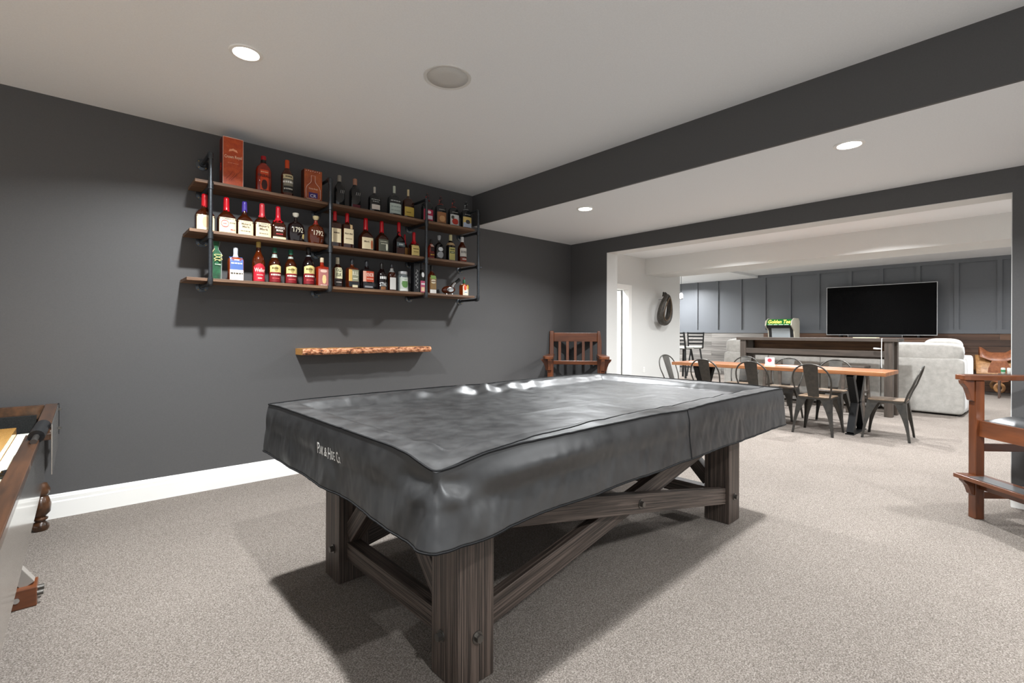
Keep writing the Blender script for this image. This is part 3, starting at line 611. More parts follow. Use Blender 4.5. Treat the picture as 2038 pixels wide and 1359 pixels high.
bottle('tall whiskey bottle with a gold cap and a bright red label', 1.029, 'B', 1.920, .098, 'tall', 'rye', ('#b59a52', .86, 'cap'), [(.03, .46, .9, '#b81e30', 'arch')], [('Weller', .30, .75, .10, '#f0dfd2'), ('ANTIQUE', .18, .45, .03, '#e6c3b8'), ('107', .10, .3, .05, '#e6c3b8')], group=G3)
LW = [(.30, .52, .88, '#ddc983', 'arch'), (.04, .31, .92, '#7a141c'), (.33, .47, .3, '#a8945a', 'oval')]
TW = [('WLW', .42, .45, .07, '#5a4a22', -.15), ('SINGLE BARREL', .24, .7, .06, '#f2ead8'), ('BOURBON', .14, .55, .035, '#d85a5a')]
bottle('green topped bottle with a cream oval over dark red, nearest the red labelled bottle', 1.146, 'B', 1.887, .100, 'tall', 'amber', ('#1c5a44', .86, 'cap'), LW, TW, group=G3, neck=('#9aa39a', .72, .82))
bottle('green topped bottle with a cream oval over dark red, second of three alike', 1.268, 'B', 1.885, .102, 'tall', 'amber', ('#1c5a44', .86, 'cap'), LW, TW, group=G3, neck=('#9aa39a', .74, .80))
bottle('taller black capped bottle with a cream oval over dark red', 1.408, 'B', 1.922, .106, 'tall', 'dark', (BLK, .88, 'cap'), LW, TW, group=G3, neck=('#8a8f92', .76, .80))
bottle('reddish square bottle with a pink illustrated label left of the second pipe', 1.520, 'B', 1.848, .108, 'square', 'red', ('#c4b294', .84, 'cap'), [(.03, .60, .86, '#a86a64'), (.10, .40, .35, '#e2c48a', 'oval', .1), (.48, .58, .6, '#d9b9a8', 'oval')], [('pink', .05, .5, .03, '#f2e6d4')], group=G3)
bottle('dark bottle with a cream label reading OLD ELK', 1.654, 'B', 1.865, .084, 'slim', 'amber', ('#b5ab94', .76, 'cap'), [(.30, .66, .85, '#dcd6b0'), (.06, .26, .7, '#2a2422')], [('OLD', .58, .5, .11, '#2c2a22'), ('ELK', .43, .5, .11, '#2c2a22'), ('BOURBON', .18, .6, .04, '#d9c9c0')], group=G3)
bottle('square bottle with a wheat yellow and grey block letter label', 1.785, 'B', 1.870, .106, 'square', 'rye', ('#26262a', .80, 'cap'), [(.24, .62, .92, '#8f9078'), (.24, .62, .3, '#d2ad62', 'rect', -.62), (.06, .22, .88, '#24272a'), (.04, .12, .5, '#d8cba8', 'rect', .2)], [('BULL', .50, .5, .13, '#e9e4cc', .25), ('RYE', .33, .4, .06, '#e9e4cc', .25)], group=G3)
bottle('square bottle with an orange red block letter label', 1.921, 'B', 1.866, .118, 'square', 'dark', ('#26262a', .80, 'cap'), [(.26, .62, .92, '#c2482c'), (.26, .62, .26, '#e0a892', 'rect', -.68), (.05, .22, .88, '#2b2b2e'), (.06, .12, .7, '#8a8a8c')], [('KNOB', .50, .55, .13, '#f5e2d4', .2), ('CREEK', .36, .5, .05, '#f0c9b4', .2)], group=G3)
bottle('dark round bottle with white painted letters', 2.068, 'B', 1.858, .090, 'round', 'dark', (BLK, .78, 'cap'), [(.03, .14, .6, '#8a5a34')], [('OLE', .46, .7, .15, '#e4e4e0'), ('STNG', .22, .75, .14, '#eeeeea')], group=G3)
bottle('narrow dark bottle with a plain white label', 2.170, 'B', 1.858, .078, 'slim', 'amber', ('#26262a', .86, 'cap'), [(.06, .50, .86, '#d5d3cd')], [], group=G3, neck=('#8f8f8c', .70, .84))
bottle('short glass jar with a silver lid and green fruit label', 2.286, 'B', 1.798, .104, 'jar', 'clear', ('#c9cac9', .86, 'metal'), [(.06, .70, .95, '#c4cac0'), (.20, .60, .7, '#5f8a4a', 'oval'), (.04, .14, .9, '#e4e6e0')], [('MOON', .55, .5, .1, '#eef0ea')], group=G3, name='moonshine_jar')
t, h, d = carton('narrow black box with white handwriting next to the third pipe', 'gift_box', 2.425, 'B', 1.888, .064, .06, mat('black_board', '#151517', .4), mat('black_board', '#151517', .4), 4.14)
MB().tube([(.012*math.sin(k*.95)+.004*math.sin(k*2.3), -d/2-.0022, h*.16+h*.62*k/30) for k in range(31)], .0014, 6).build('script_print', flat_color('#e8e8e6'), t, smooth=True)
bottle('black bottle with a white round mark and pink label partly hidden by the third pipe', 2.492, 'B', 1.904, .066, 'slim', 'black', ('#2a2a2c', .84, 'cap'), [(.03, .40, .85, '#b8486a'), (.06, .2, .6, '#e8c9a0'), (.52, .68, .5, '#e4e4e2', 'oval')], [('OLE', .30, .6, .09, '#f0f0f0')], group=G3)
bottle('bottle with a green and orange illustrated label right of the third pipe', 2.606, 'B', 1.886, .092, 'slim', 'rye', (BLK, .80, 'cap'), [(.02, .15, .85, '#e6e2dc'), (.16, .58, .85, '#8a6a3a'), (.36, .50, .7, '#d9cdb0', 'oval'), (.52, .64, .7, '#7a9a44')], [('JAVA', .43, .6, .06, '#6a3a1c')], group=G3)
dk = thing('novelty_decanter', 'duck shaped amber novelty decanter with a silver funnel neck', 'decanter', (2.81, 4.13, ZT3['B']))
MB().rings([[(-.082+.164*f, .036*k*math.cos(a_), .048+.040*k*math.sin(a_)+.012*f) for a_ in [2*math.pi*j/18 for j in range(18)]] for f, k in ((0, .05), (.04, .45), (.15, .8), (.35, 1), (.6, 1), (.8, .8), (.93, .45), (1, .1))]).build('glass', GL['rye'], dk, smooth='all')
MB().tube([(.04, 0, .085), (.055, -.005, .115), (.075, -.01, .13)], [.022, .017, .015], 14).build('neck', M_chrome, dk, smooth=True)
MB().tube([(.072, -.01, .126), (.125, -.015, .168)], [.014, .019], 14).build('stopper', mat('black_stopper', '#1a1c1c', .15), dk, smooth=True)
MB().rings([[(.0+.045*k*math.cos(a_), -.0365-.004*(1-k), .055+.028*k*math.sin(a_)) for a_ in [2*math.pi*j/20 for j in range(20)]] for k in (1, .8, .3)]).build('medallion', M_chrome, dk, smooth='all')
for s1 in (-.03, .04): MB().cyl((s1, -.01, 0), (s1, -.005, .02), .006, 10).build('foot', M_chrome, dk, smooth=True)
o = bottle('orange liqueur bottle with a green cap and fruit label at the right end', 3.005, 'B', 1.775, .092, 'square', 'orange', ('#1c6a44', .76, 'cap'), [(.04, .72, .92, '#e6dfc8'), (.34, .66, .45, '#e0562c', 'oval', -.25), (.12, .34, .5, '#e9e9e2', 'oval'), (.40, .68, .28, '#d9b23a', 'oval', .55)], [('LIME', .22, .4, .06, '#4a6a8a')], group=G3)
MB().tube([(0, 0, .1735), (0, 0, .20)], [.0045, .003], 8).build('pour_tip', mat('red_plastic', '#8a1a1a', .4), o, smooth=True)

# ------------------------------------------------------------------ live edge floating shelf
fl = thing('floating_shelf', 'bare live edge slab shelf with bark front below the bottle shelves', 'shelf', (2.0, YL, 1.052))
xa, xb = 1.371-2.0, 2.64-2.0
def slab_z(u): return .0+.005*nz(u*5, 0, 3)
mbw, mbb = MB(), MB(); n = 90
ringw = []; ringb = []
for i in range(n+1):
    u = xa+(xb-xa)*i/n; dep = .185+.012*nz(u*7, 2)+.008*nz(u*22, 5); dep *= (1-.25*ss(xb-.03, xb, u))
    zb_, zt_ = -.026+.004*nz(u*9, 1), .026+.004*nz(u*9, 8)
    ringw.append([(u, 0, zb_), (u, 0, zt_), (u, -dep+.012, zt_), (u, -dep+.012, zb_)])
    rg = []
    for j in range(9):
        a_ = math.pi*j/8; k = 1+.25*nz(u*30, j*.8, 4); rg.append((u, -dep+.012-.014*math.sin(a_)*k-.001, zt_+(zb_-zt_)*j/8))
    ringb.append(rg+[(u, -dep+.016, zb_), (u, -dep+.016, zt_)])
mbw.rings(ringw).build('slab', M_slabwood, fl); mbb.rings(ringb).build('bark_edge', M_bark, fl, smooth=True)
# ------------------------------------------------------------------ spectator chairs (tall, with footrest)
def spectator_chair(label):
    t = thing('spectator_chair', label, 'chair', group='tall spectator chairs')
    px, fy, by = .303, .27, -.25
    for s in (-1, 1):
        MB().box(s*px-.028, s*px+.028, fy-.028, fy+.028, 0, .915).build('front_leg', M_cherry_z, t, bevel=.004)
        # rear post rakes back above the seat
        rg = [[(s*px+a, by+dy+b, z) for a, b in ((-.026, -.03), (.026, -.03), (.026, .03), (-.026, .03))] for z, dy in ((0, -.03), (.60, 0), (.92, -.03), (1.20, -.060), (1.235, -.066), (1.245, -.07))]
        MB().rings(rg).build('rear_post', M_cherry_z, t, bevel=.006)
        # broad arm with clipped front corners
        poly = [(s*.265, -.30), (s*.265, .34), (s*.285, .365), (s*.355, .365), (s*.380, .33), (s*.380, .1), (s*.345, -.30)]
        MB().prism(poly, 'z', .916, .950).build('arm', M_cherry_y, t, bevel=.004)
        co = [(0, 0), (.075, 0), (.07, -.02), (.045, -.05), (.03, -.09), (.02, -.13), (0, -.14)]
        MB().rings([[(s*px+dx, fy+.028+u, .914+v) for u, v in co] for dx in (-.02, .02)]).build('corbel', M_cherry_z, t, bevel=.002)
        MB().rings([[(s*(px+.028+u), fy+dy, .914+v) for u, v in co] for dy in (-.02, .02)]).build('corbel', M_cherry_z, t, bevel=.002)
        MB().rings([[(s*px+dx, fy+.028+u*.95, .261+v*.75) for u, v in co] for dx in (-.02, .02)]).build('footrest_corbel', M_cherry_z, t, bevel=.002)
        board('side_apron', (s*px, by+.02, .60), (s*px, fy-.028, .60), .10, .028, M_cherry, t)
        board('side_stretcher', (s*px, by+.0, .47), (s*px, fy-.028, .47), .05, .022, M_cherry, t)
        board('side_stretcher', (s*px, by+.0, .155), (s*px, fy-.028, .155), .045, .024, M_cherry, t)
    board('front_apron', (-px+.028, fy-.006, .60), (px-.028, fy-.006, .60), .105, .028, M_cherry, t)
    board('rear_apron', (-px+.028, by, .60), (px-.028, by, .60), .10, .028, M_cherry, t)
    board('front_stretcher', (-px+.028, fy-.01, .225), (px-.028, fy-.01, .225), .05, .024, M_cherry, t)
    fr = MB().box(-.345, .345, fy-.05, fy+.115, .262, .289).build('footrest', M_cherry, t, bevel=.004)
    MB().box(-.25, .25, fy+.0, fy+.10, .2892, .2915).build('foot_plate', mat('brushed_plate', '#8b8c8d', .35, .8), fr)
    # shaped, padded seat
    vs, fs = [], []; n = 24
    for i in range(n+1):
        for j in range(n+1):
            u, v = -1+2*i/n, -1+2*j/n
            e = max(abs(u), abs(v)); k = (1-e**6)
            z = .652+.05*k - .014*math.exp(-((abs(u)-.45)/.3)**2)*ss(1, -.2, v) - .018*ss(.5, 1, v)
            vs.append((u*.272, v*.268-.005, z))
    for i in range(n):
        for j in range(n): fs.append((i*(n+1)+j, (i+1)*(n+1)+j, (i+1)*(n+1)+j+1, i*(n+1)+j+1))
    mb = MB().add(vs, fs); mb.box(-.272, .272, -.273, .263, .640, .653); mb.build('seat_cushion', M_blackleather, t, smooth=True)
    def back_y(z): return by-.03-.030*(z-.92)/.28 if z > .92 else by-.03*(z-.60)/.32
    board('top_rail', (-px+.026, back_y(1.165), 1.165), (px-.026, back_y(1.165), 1.165), .115, .026, M_cherry, t, bevel=.006)
    board('lower_rail', (-px+.026, back_y(.84), .84), (px-.026, back_y(.84), .84), .05, .026, M_cherry, t, bevel=.004)
    for i in range(5):
        x = -.2+.1*i
        board('slat', (x, back_y(.86), .86), (x, back_y(1.11), 1.11), .034, .012, M_cherry, t, up=(1, 0, 0), bevel=.002)
    return t
c1 = spectator_chair('tall cherry wood slat back armchair standing in the dark corner')
c1.location = (4.50, 3.875, 0); c1.rotation_euler = (0, 0, R(131.5))
c2 = copy_tree(c1); c2['label'] = 'tall cherry wood armchair with black seat cut off by the right edge'
c2.location = (4.424, -.07, 0); c2.rotation_euler = (0, 0, R(46))

# ------------------------------------------------------------------ dining table and metal chairs
DX0, DX1, DY0, DY1, DZ = 6.86, 7.56, 1.27, 3.95, .775
dt = thing('dining_table', 'long live edge hardwood dining table on black steel legs', 'table', ((DX0+DX1)/2, (DY0+DY1)/2, 0))
hx, hy = (DX1-DX0)/2, (DY1-DY0)/2
for i in range(3):      # three planks glued up, the outer ones with natural edges
    a, b = -hx+2*hx*i/3, -hx+2*hx*(i+1)/3; n = 40; rg = []
    for j in range(n+1):
        y = -hy+2*hy*j/n
        wa = .010*nz(y*3, 1) if i == 0 else 0; wb = .010*nz(y*3, 6) if i == 2 else 0
        rg.append([(a+wa+.0012, y, DZ-.046), (b+wb-.0012, y, DZ-.046), (b+wb-.0012, y, DZ), (a+wa+.0012, y, DZ)])
    MB().rings(rg).build('top_plank', M_elm, dt, bevel=.003)
for s in (-1, 1):
    y = s*(hy-.36)
    for k in (-1, 1):
        board('leg', (k*.24, y, .012), (k*.055, y, .37), .075, .075, M_blacksteel, dt, up=(0, 1, 0))
        board('leg', (k*.055, y, .37), (k*.26, y, DZ-.05), .075, .075, M_blacksteel, dt, up=(0, 1, 0))
    MB().box(-.29, .29, y-.045, y+.045, 0, .012).build('foot_plate', M_blacksteel, dt)
    MB().box(-.30, .30, y-.05, y+.05, DZ-.055, DZ-.046).build('mount_plate', M_blacksteel, dt)
def metal_chair(label):
    t = thing('metal_chair', label, 'chair', group='gunmetal chairs around the dining table')
    # seat: pressed metal pan with a wooden panel
    rr = lambda h, r, n=5: [((h-r)*cx_+r*math.cos(a0+math.pi/2*i/n), (h-r)*cy_+r*math.sin(a0+math.pi/2*i/n)) for cx_, cy_, a0 in ((1, 1, 0), (-1, 1, math.pi/2), (-1, -1, math.pi), (1, -1, -math.pi/2)) for i in range(n+1)]
    MB().prism(rr(.182, .04), 'z', .425, .447).build('seat_pan', M_gun, t, smooth=True)
    MB().prism(rr(.176, .035), 'z', .4472, .459).build('seat', M_elmseat, t, bevel=.002)
    for sx in (-1, 1):
        for sy in (-1, 1):
            rg = []
            for k in range(9):
                f = k/8; z = .44*(1-f); wv = .024+.090*(1-f)**2.3
                ox, oy = .178+.045*f, .178+.05*f            # outer corner splays out
                a = sx*ox; b = sy*oy
                p = [(a, b), (a-sx*wv, b), (a-sx*wv, b-sy*.006), (a-sx*.006, b-sy*.006), (a-sx*.006, b-sy*wv), (a, b-sy*wv)]
                rg.append([(u, v, z) for u, v in p])
            lg = MB().rings(rg).build('leg', M_gun, t, smooth=True)
            MB().box(sx*.223-.014 if sx > 0 else -.223, sx*.223 if sx > 0 else -.209, sy*.228-.014 if sy > 0 else -.228, sy*.228 if sy > 0 else -.214, 0, .012).build('rubber_foot', M_rubber, lg)
    for s in (-1, 1):       # curved apron between the legs
        for ax in (0, 1):
            pl = [(-.16, .44)]+[(.16*math.cos(math.pi*(1-i/12))*.92, .405+.022*math.sin(math.pi*i/12)) for i in range(13)]+[(.16, .44)]
            if ax: MB().rings([[(s*.178+d, u, v) for u, v in pl] for d in (-.003, .003)]).build('apron', M_gun, t)
            else: MB().rings([[(u, s*.178+d, v) for u, v in pl] for d in (-.003, .003)]).build('apron', M_gun, t)
    pts = []
    for i in range(25):
        a = math.pi*i/24; x = -.205*math.cos(a); zz = .63+.225*math.sin(a)**.75
        pts.append((x*(1 if i not in (0, 24) else 1), -.175-.14*(zz-.44)/.41, zz))
    low = [(-.168, -.168, .43), (-.176, -.178, .47), (-.192, -.2, .54)]
    path = low + pts + [(-p[0], p[1], p[2]) for p in reversed(low)]
    MB().tube(path, .0095, 10).build('back_hoop', M_gun, t, smooth=True)
    rg = []
    for f in (0, .25, .5, .75, 1):
        z = .452+(.848-.452)*f; y = -.168-.147*(z-.44)/.41; w_ = .058+.024*f
        rg.append([(-w_, y-.002+.006, z), (0, y-.002-.002, z), (w_, y-.002+.006, z), (w_, y+.002+.006, z), (0, y+.002-.002, z), (-w_, y+.002+.006, z)])
    MB().rings(rg).build('back_splat', M_gun, t, smooth=True)
    return t
mc0 = metal_chair('gunmetal chair with its back to the pool table, nearest the right end')
spots = [(6.80, 1.93, -90, None), (6.80, 2.62, -90, 'gunmetal chair with its back to the pool table, middle of its row'),
         (6.80, 3.26, -90, 'gunmetal chair with its back to the pool table, nearest the far left end'),
         (7.58, 2.02, 90, 'gunmetal chair facing the pool table in front of the console, nearest the right end'),
         (7.58, 2.62, 90, 'gunmetal chair facing the pool table in front of the console, middle of its row'),
         (7.58, 3.24, 90, 'gunmetal chair facing the pool table in front of the console, nearest the left end'),
         (7.30, 4.04, 172, 'gunmetal chair at the far left end of the dining table by the grey wall'),
         (7.11, 1.29, 3, 'gunmetal chair at the right end of the dining table, seen from the side')]
for i, (x, y, a, lb) in enumerate(spots):
    o = mc0 if i == 0 else copy_tree(mc0)
    o.location = (x, y, 0); o.rotation_euler = (0, 0, R(a))
    if lb: o['label'] = lb
t = thing('card_holder', 'small white table sign with a red print on the dining table', 'sign', (7.12, 2.61, DZ))
MB().box(-.02, .02, -.065, .065, 0, .012).build('base', M_white, t); MB().box(-.004, .004, -.06, .06, .012, .115).build('card', M_white, t)
MB().rings([[(-.0045, .0+.028*math.cos(a), .075+.026*math.sin(a)) for a in [2*math.pi*j/18 for j in range(18)]], [(-.0042, .028*math.cos(a), .075+.026*math.sin(a)) for a in [2*math.pi*j/18 for j in range(18)]]]).build('print', flat_color('#d8485a'), t)
t = thing('paper_sheet', 'white paper lying on the left end of the dining table', 'paper', (7.15, 3.62, DZ))
MB().box(-.11, .11, -.15, .15, 0, .002).build('sheet', M_white, t)
t = thing('paper_sheet', 'white paper lying beside the small table sign', 'paper', (7.28, 2.42, DZ))
MB().box(-.10, .10, -.14, .14, 0, .002).build('sheet', M_white, t)

# ------------------------------------------------------------------ rustic console behind the sofa
cs = thing('console_table', 'tall weathered wood console table standing behind the sofa', 'console', (9.02, 2.65, 0))
cy0, cy1 = -1.05, 1.03
for y in (cy0, cy1):
    for x in (-.16, .16):
        MB().box(x-.05, x+.05, y-.05, y+.05, 0, 1.105).build('post', M_rustic_z, cs, bevel=.004)
for i, x in enumerate((-.155, 0, .155)):
    MB().box(x-.074, x+.074, cy0-.11, cy1+.11, 1.105, 1.155).build('top_board', M_rustic, cs, bevel=.004)
MB().box(-.205, -.165, cy0+.05, cy1-.05, .875, .965).build('front_rail', M_rustic, cs, bevel=.003)
MB().box(.165, .205, cy0+.05, cy1-.05, .875, 1.10).build('back_rail', noisy('console_back_wood', '#4e3422', '#86603f', 16, .6, .3, stretch=(1, .07, 1), dist=.002), cs, bevel=.003)
for x in (-.10, .0, .10): MB().box(x-.048, x+.048, cy0+.05, cy1-.05, .845, .872).build('lower_board', M_rustic, cs, bevel=.003)
for y in (cy0, cy1): board('foot_rail', (-.11, y, .2), (.11, y, .2), .08, .05, M_rustic, cs)
board('foot_rail', (0, cy0+.025, .2), (0, cy1-.025, .2), .07, .05, M_rustic, cs)
t = thing('charging_cable', 'white charging cable hanging down the right post of the console', 'cable', (8.785, 1.67, 0))
MB().tube([(0, 0, 1.156), (-.012, .0, 1.15), (-.014, .002, 1.10), (-.013, .004, .95), (-.014, .003, .78), (-.013, .0, .72)], .005, 8).build('cord', M_white, t, smooth=True)
MB().tube([(-.014, .004, 1.0), (-.016, .05, 1.003), (-.016, .1, 1.005)], [.006, .013, .012], 10).build('plug', M_white, t, smooth=True)
t = thing('remote_control', 'pale slim remote control on the lower board of the console', 'remote', (8.93, 3.40, .872)); MB().box(-.02, .02, -.06, .06, 0, .018).build('body', flat_color('#d8c9a8'), t, bevel=.004)
t = thing('magazine', 'pale magazine lying on top of the console', 'magazine', (9.05, 1.92, 1.155)); MB().box(-.10, .10, -.15, .15, 0, .012).build('pages', flat_color('#ddcfae'), t, bevel=.002)
for k, (y, lb) in enumerate(((3.10, 'backless dark wood bar stool under the left half of the console'), (1.98, 'backless dark wood bar stool under the right half of the console'))):
    if k == 0:
        st = thing('bar_stool', lb, 'stool', group='backless stools under the console')
        MB().box(-.19, .19, -.15, .15, .70, .745).build('seat', M_rustic, st, bevel=.012)
        for sx in (-1, 1):
            for sy in (-1, 1): board('leg', (sx*.17, sy*.14, 0), (sx*.15, sy*.11, .70), .04, .04, M_rustic_z, st, up=(0, 1, 0))
            board('rung', (sx*.163, -.13, .27), (sx*.163, .13, .27), .035, .022, M_rustic, st)
        for sy in (-1, 1): board('rung', (-.16, sy*.125, .36), (.16, sy*.125, .36), .035, .022, M_rustic, st)
        o = st
    else: o = copy_tree(st); o['label'] = lb
    o.location = (8.72, y, 0)

# ------------------------------------------------------------------ sofa
def pillow(name, x0, x1, y0, y1, z0, z1, parent, m=M_plush, n=14, e=4.0, wob=.006, seed=0):
    """soft rounded block (superellipsoid with a little lumpiness)"""
    cx_, cy_, cz_ = (x0+x1)/2, (y0+y1)/2, (z0+z1)/2; rg = []
    for i in range(n+1):
        ph = -math.pi/2+math.pi*i/n; ring = []
        for j in range(2*n):
            th = 2*math.pi*j/(2*n)
            sg = lambda q, p: math.copysign(abs(q)**p, q)
            k = 2/e; c = sg(math.cos(ph), k)
            p = Vector((c*sg(math.cos(th), k)*(x1-x0)/2, c*sg(math.sin(th), k)*(y1-y0)/2, sg(math.sin(ph), k)*(z1-z0)/2))
            w_ = wob*noise.noise(p*7+Vector((seed, seed*2, 0))); ring.append((cx_+p.x*(1+w_*4), cy_+p.y, cz_+p.z*(1+w_*6)))
        rg.append(ring)
    return MB().rings(rg).build(name, m, parent, smooth='all')
sf = thing('sofa', 'large pale grey plush sofa seen from behind', 'sofa', (10.1, 2.6, 0))
SX = 9.66-10.1; y0s, y1s = .86-2.6, 4.42-2.6
ys = [y0s, y0s+1.0, y0s+1.86, y0s+2.72, y1s]
for i in range(4):
    pillow('back_frame', SX, SX+.34, ys[i], ys[i+1]-.004, .025, .862, sf, e=16, wob=.002, seed=i, n=20)
    pillow('back_cushion', SX+.005, SX+.36, ys[i]+.015, ys[i+1]-.012, .80, (1.09 if i == 0 else 1.12 if i == 3 else 1.05), sf, e=4.5, seed=i+5)
    pillow('seat_cushion', SX+.32, SX+1.02, ys[i]+.02, ys[i+1]-.02, .18, .52, sf, e=6, seed=i+9)
pillow('arm', SX+.30, SX+1.28, y0s, y0s+.28, .025, .88, sf, e=12, wob=.002, seed=20, n=20); pillow('arm', SX+.30, SX+1.05, y1s-.26, y1s+.0, .025, .70, sf, e=8, seed=21)
pillow('head_cushion', SX+.14, SX+.60, y0s+.05, y0s+.50, .86, 1.155, sf, e=3.4, seed=30)
for x in (SX+.08, SX+.95):
    for y in (y0s+.08, y1s-.08): MB().cyl((x, y, 0), (x, y, .05), .025, 12).build('foot', M_rubber, sf, smooth=True)

# ------------------------------------------------------------------ television, soundbar, arcade cabinet
md = thing('media_console', 'low wooden media console under the television', 'console', (14.02, 2.75, 0))
MB().box(-.22, .22, -1.3, 1.3, .08, 1.10).build('cabinet', M_pb[1], md, bevel=.004); MB().box(-.235, .235, -1.33, 1.33, 1.10, 1.14).build('top', M_pb[0], md, bevel=.004)
for y in (-.97, -.33, .33, .97):
    d_ = MB().box(-.238, -.2205, y-.30, y+.30, .12, 1.06).build('door', M_pb[2], md, bevel=.003); MB().cyl((-.26, y+.22, .6), (-.239, y+.22, .6), .012, 10).build('knob', M_blacksteel, d_)
for y in (-1.2, 1.2): MB().box(-.18, .18, y-.05, y+.05, 0, .08).build('foot', M_pb[2], md)
tv = thing('television', 'very large flat television with thin silver bezel', 'television', (14.08, 2.75, 1.14))
ty = 1.062
MB().box(0, .04, -ty, ty, .05, 1.245).build('housing', M_blacksteel, tv, bevel=.004)
MB().box(-.006, 0, -ty+.014, ty-.014, .066, 1.231).build('screen', M_screen, tv)
mb = MB(); mb.box(-.012, .002, -ty, ty, .05, .064).box(-.012, .002, -ty, ty, 1.233, 1.245).box(-.012, .002, -ty, -ty+.013, .064, 1.233).box(-.012, .002, ty-.013, ty, .064, 1.233)
mb.build('bezel', M_silver, tv)
for y in (-.75, .75): MB().box(-.12, .1, y-.02, y+.02, 0, .05).build('stand_foot', M_blacksteel, tv, bevel=.004)
t = thing('soundbar', 'long black soundbar in front of the television', 'soundbar', (13.88, 2.78, 1.14)); MB().box(-.05, .05, -.52, .52, 0, .055).build('body', mat('soundbar_cloth', '#1b1c1e', .7), t, bevel=.01)
for y in (-.515, .515): MB().box(-.048, .048, y-.004, y+.004, .003, .052).build('end_cap', M_silver, t)
ar = thing('arcade_cabinet', 'upright arcade cabinet with lit green marquee reading Golden Tee', 'arcade game', (13.35, 4.72, 0))
M_cab = mat('cabinet_cream', '#cfc9b8', .45); M_cabk = mat('cabinet_black', '#161719', .45)
side = [(.0, 0), (.70, 0), (.70, 1.55), (.62, 1.62), (.30, 1.62), (.14, 1.55), (.10, 1.43), (.30, 1.30), (.36, 1.02), (.0, .95), (-.02, .85)]
for y in (-.32, .295): MB().rings([[(u-.05, y, v) for u, v in side], [(u-.05, y+.025, v) for u, v in side]]).build('side_panel', M_cab, ar, bevel=.004)
MB().box(.28, .62, -.294, .294, .02, 1.60).build('body', M_cabk, ar); MB().box(-.02, .32, -.294, .294, .05, .93).build('front_panel', M_cabk, ar)
mq = MB().add([(.075, -.29, 1.44), (.075, .29, 1.44), (.20, .29, 1.595), (.20, -.29, 1.595), (.28, -.29, 1.44), (.28, .29, 1.44), (.28, .29, 1.60), (.28, -.29, 1.60)],
         [(0, 1, 2, 3), (4, 5, 6, 7), (0, 3, 7, 4), (1, 5, 6, 2), (2, 6, 7, 3), (0, 4, 5, 1)]).build('marquee', mat('marquee_green', '#1d6a2c', .3, emit=.3), ar)
def mqf(u, v, o=.004): f = (v+.078)/.156; return (.075+.125*f-o, -u, 1.44+.155*f)
letter('Golden Tee', mat('marquee_yellow', '#f2e36a', .4, emit=.9), mq, lambda u, v: mqf(u, v+.012), .54, .095, bold=.02)
letter('marquee line', mat('marquee_white', '#f2f4ea', .4, emit=.5), mq, lambda u, v: mqf(u, v-.068), .5, .014)
MB().add([(.12, -.29, 1.36), (.12, .29, 1.36), (.075, .29, 1.438), (.075, -.29, 1.438), (.28, -.29, 1.36), (.28, .29, 1.36)], [(0, 1, 2, 3), (0, 4, 5, 1), (3, 2, 5, 4)]).build('speaker_panel', M_cabk, ar)
MB().add([(.29, -.22, 1.04), (.29, .22, 1.04), (.235, .22, 1.36), (.235, -.22, 1.36)], [(0, 1, 2, 3)]).build('screen', mat('arcade_screen', '#aeb6ba', .12, 0, .6), ar)
MB().add([(.295, -.293, 1.0), (.295, .293, 1.0), (.240, .293, 1.40), (.240, -.293, 1.40)], [(0, 1, 2, 3)]).build('screen_surround', M_cabk, ar)
MB().box(-.03, .34, -.294, .294, .94, 1.0).build('control_panel', M_cabk, ar, bevel=.006)
MB().lathe([(0, .03), (.02, .022), (.03, 0)], 14, Matrix.Translation((.1, 0, 1.0)), False).build('trackball', M_white, ar, smooth=True)

# ------------------------------------------------------------------ horse collar, outlet, pendant
hc = thing('horse_collar', 'old black leather horse collar hanging on the grey wall', 'horse collar', (9.14, YA, 1.72))
pts = []
for i in range(48):
    a = 2*math.pi*i/48; x = .215*math.sin(a)*(1-.28*math.cos(a)); z = .28*math.cos(a)
    pts.append((x, -.165-.05*math.cos(a+.6), z))
rad = [.038+.024*(1-math.cos(2*math.pi*i/48))/2 for i in range(48)]
MB().tube(pts, rad, 14, True, 1.25).build('body', M_dleather, hc, smooth=True)
MB().tube([(p[0]*.78, p[1]-.062, p[2]*.84) for p in pts], .013, 8, True).build('rim_roll', noisy('collar_rim', '#4a3c2c', '#6a5844', 30, .6, .2), hc, smooth=True)
for s in (-1, 1): MB().tube([(s*.03, -.14, .27), (s*.035, -.15, .33), (s*.03, -.13, .36)], [.035, .03, .015], 10).build('tip', M_dleather, hc, smooth=True)
MB().cyl((0, 0, .21), (0, -.13, .215), .004, 8).build('hook', M_steel, hc)
ot = thing('wall_outlet', 'white electrical outlet plate on the grey wall', 'outlet', (8.59, YA, .47))
MB().box(-.036, .036, -.006, 0, -.058, .058).build('plate', M_white, ot, bevel=.002)
for z in (-.024, .024): MB().box(-.016, .016, -.008, -.0061, z-.014, z+.014).build('socket', flat_color('#d9d8d4'), ot, bevel=.002)
pd = thing('pendant_lamp', 'small bright glass pendant lamp over the bar corner', 'lamp', (11.3, 6.25, 2.797))
MB().cyl((0, 0, 0), (0, 0, -.56), .006, 8).build('cord', M_blacksteel, pd); MB().lathe([(0, 0), (.06, 0), (.055, -.02), (0, -.025)], 20, None, False).build('canopy', M_blacksteel, pd, smooth=True)
MB().lathe([(0, -.56), (.02, -.565), (.035, -.59), (.042, -.64), (.04, -.69), (.0, -.695)], 20, None, False).build('shade', mat('pendant_glow', '#fff8ea', .3, emit=22.0), pd, smooth=True)
MB().lathe([(0, -.697), (.036, -.697), (.040, -.715), (0, -.725)], 16, None, False).build('finial', M_silver, pd, smooth=True)

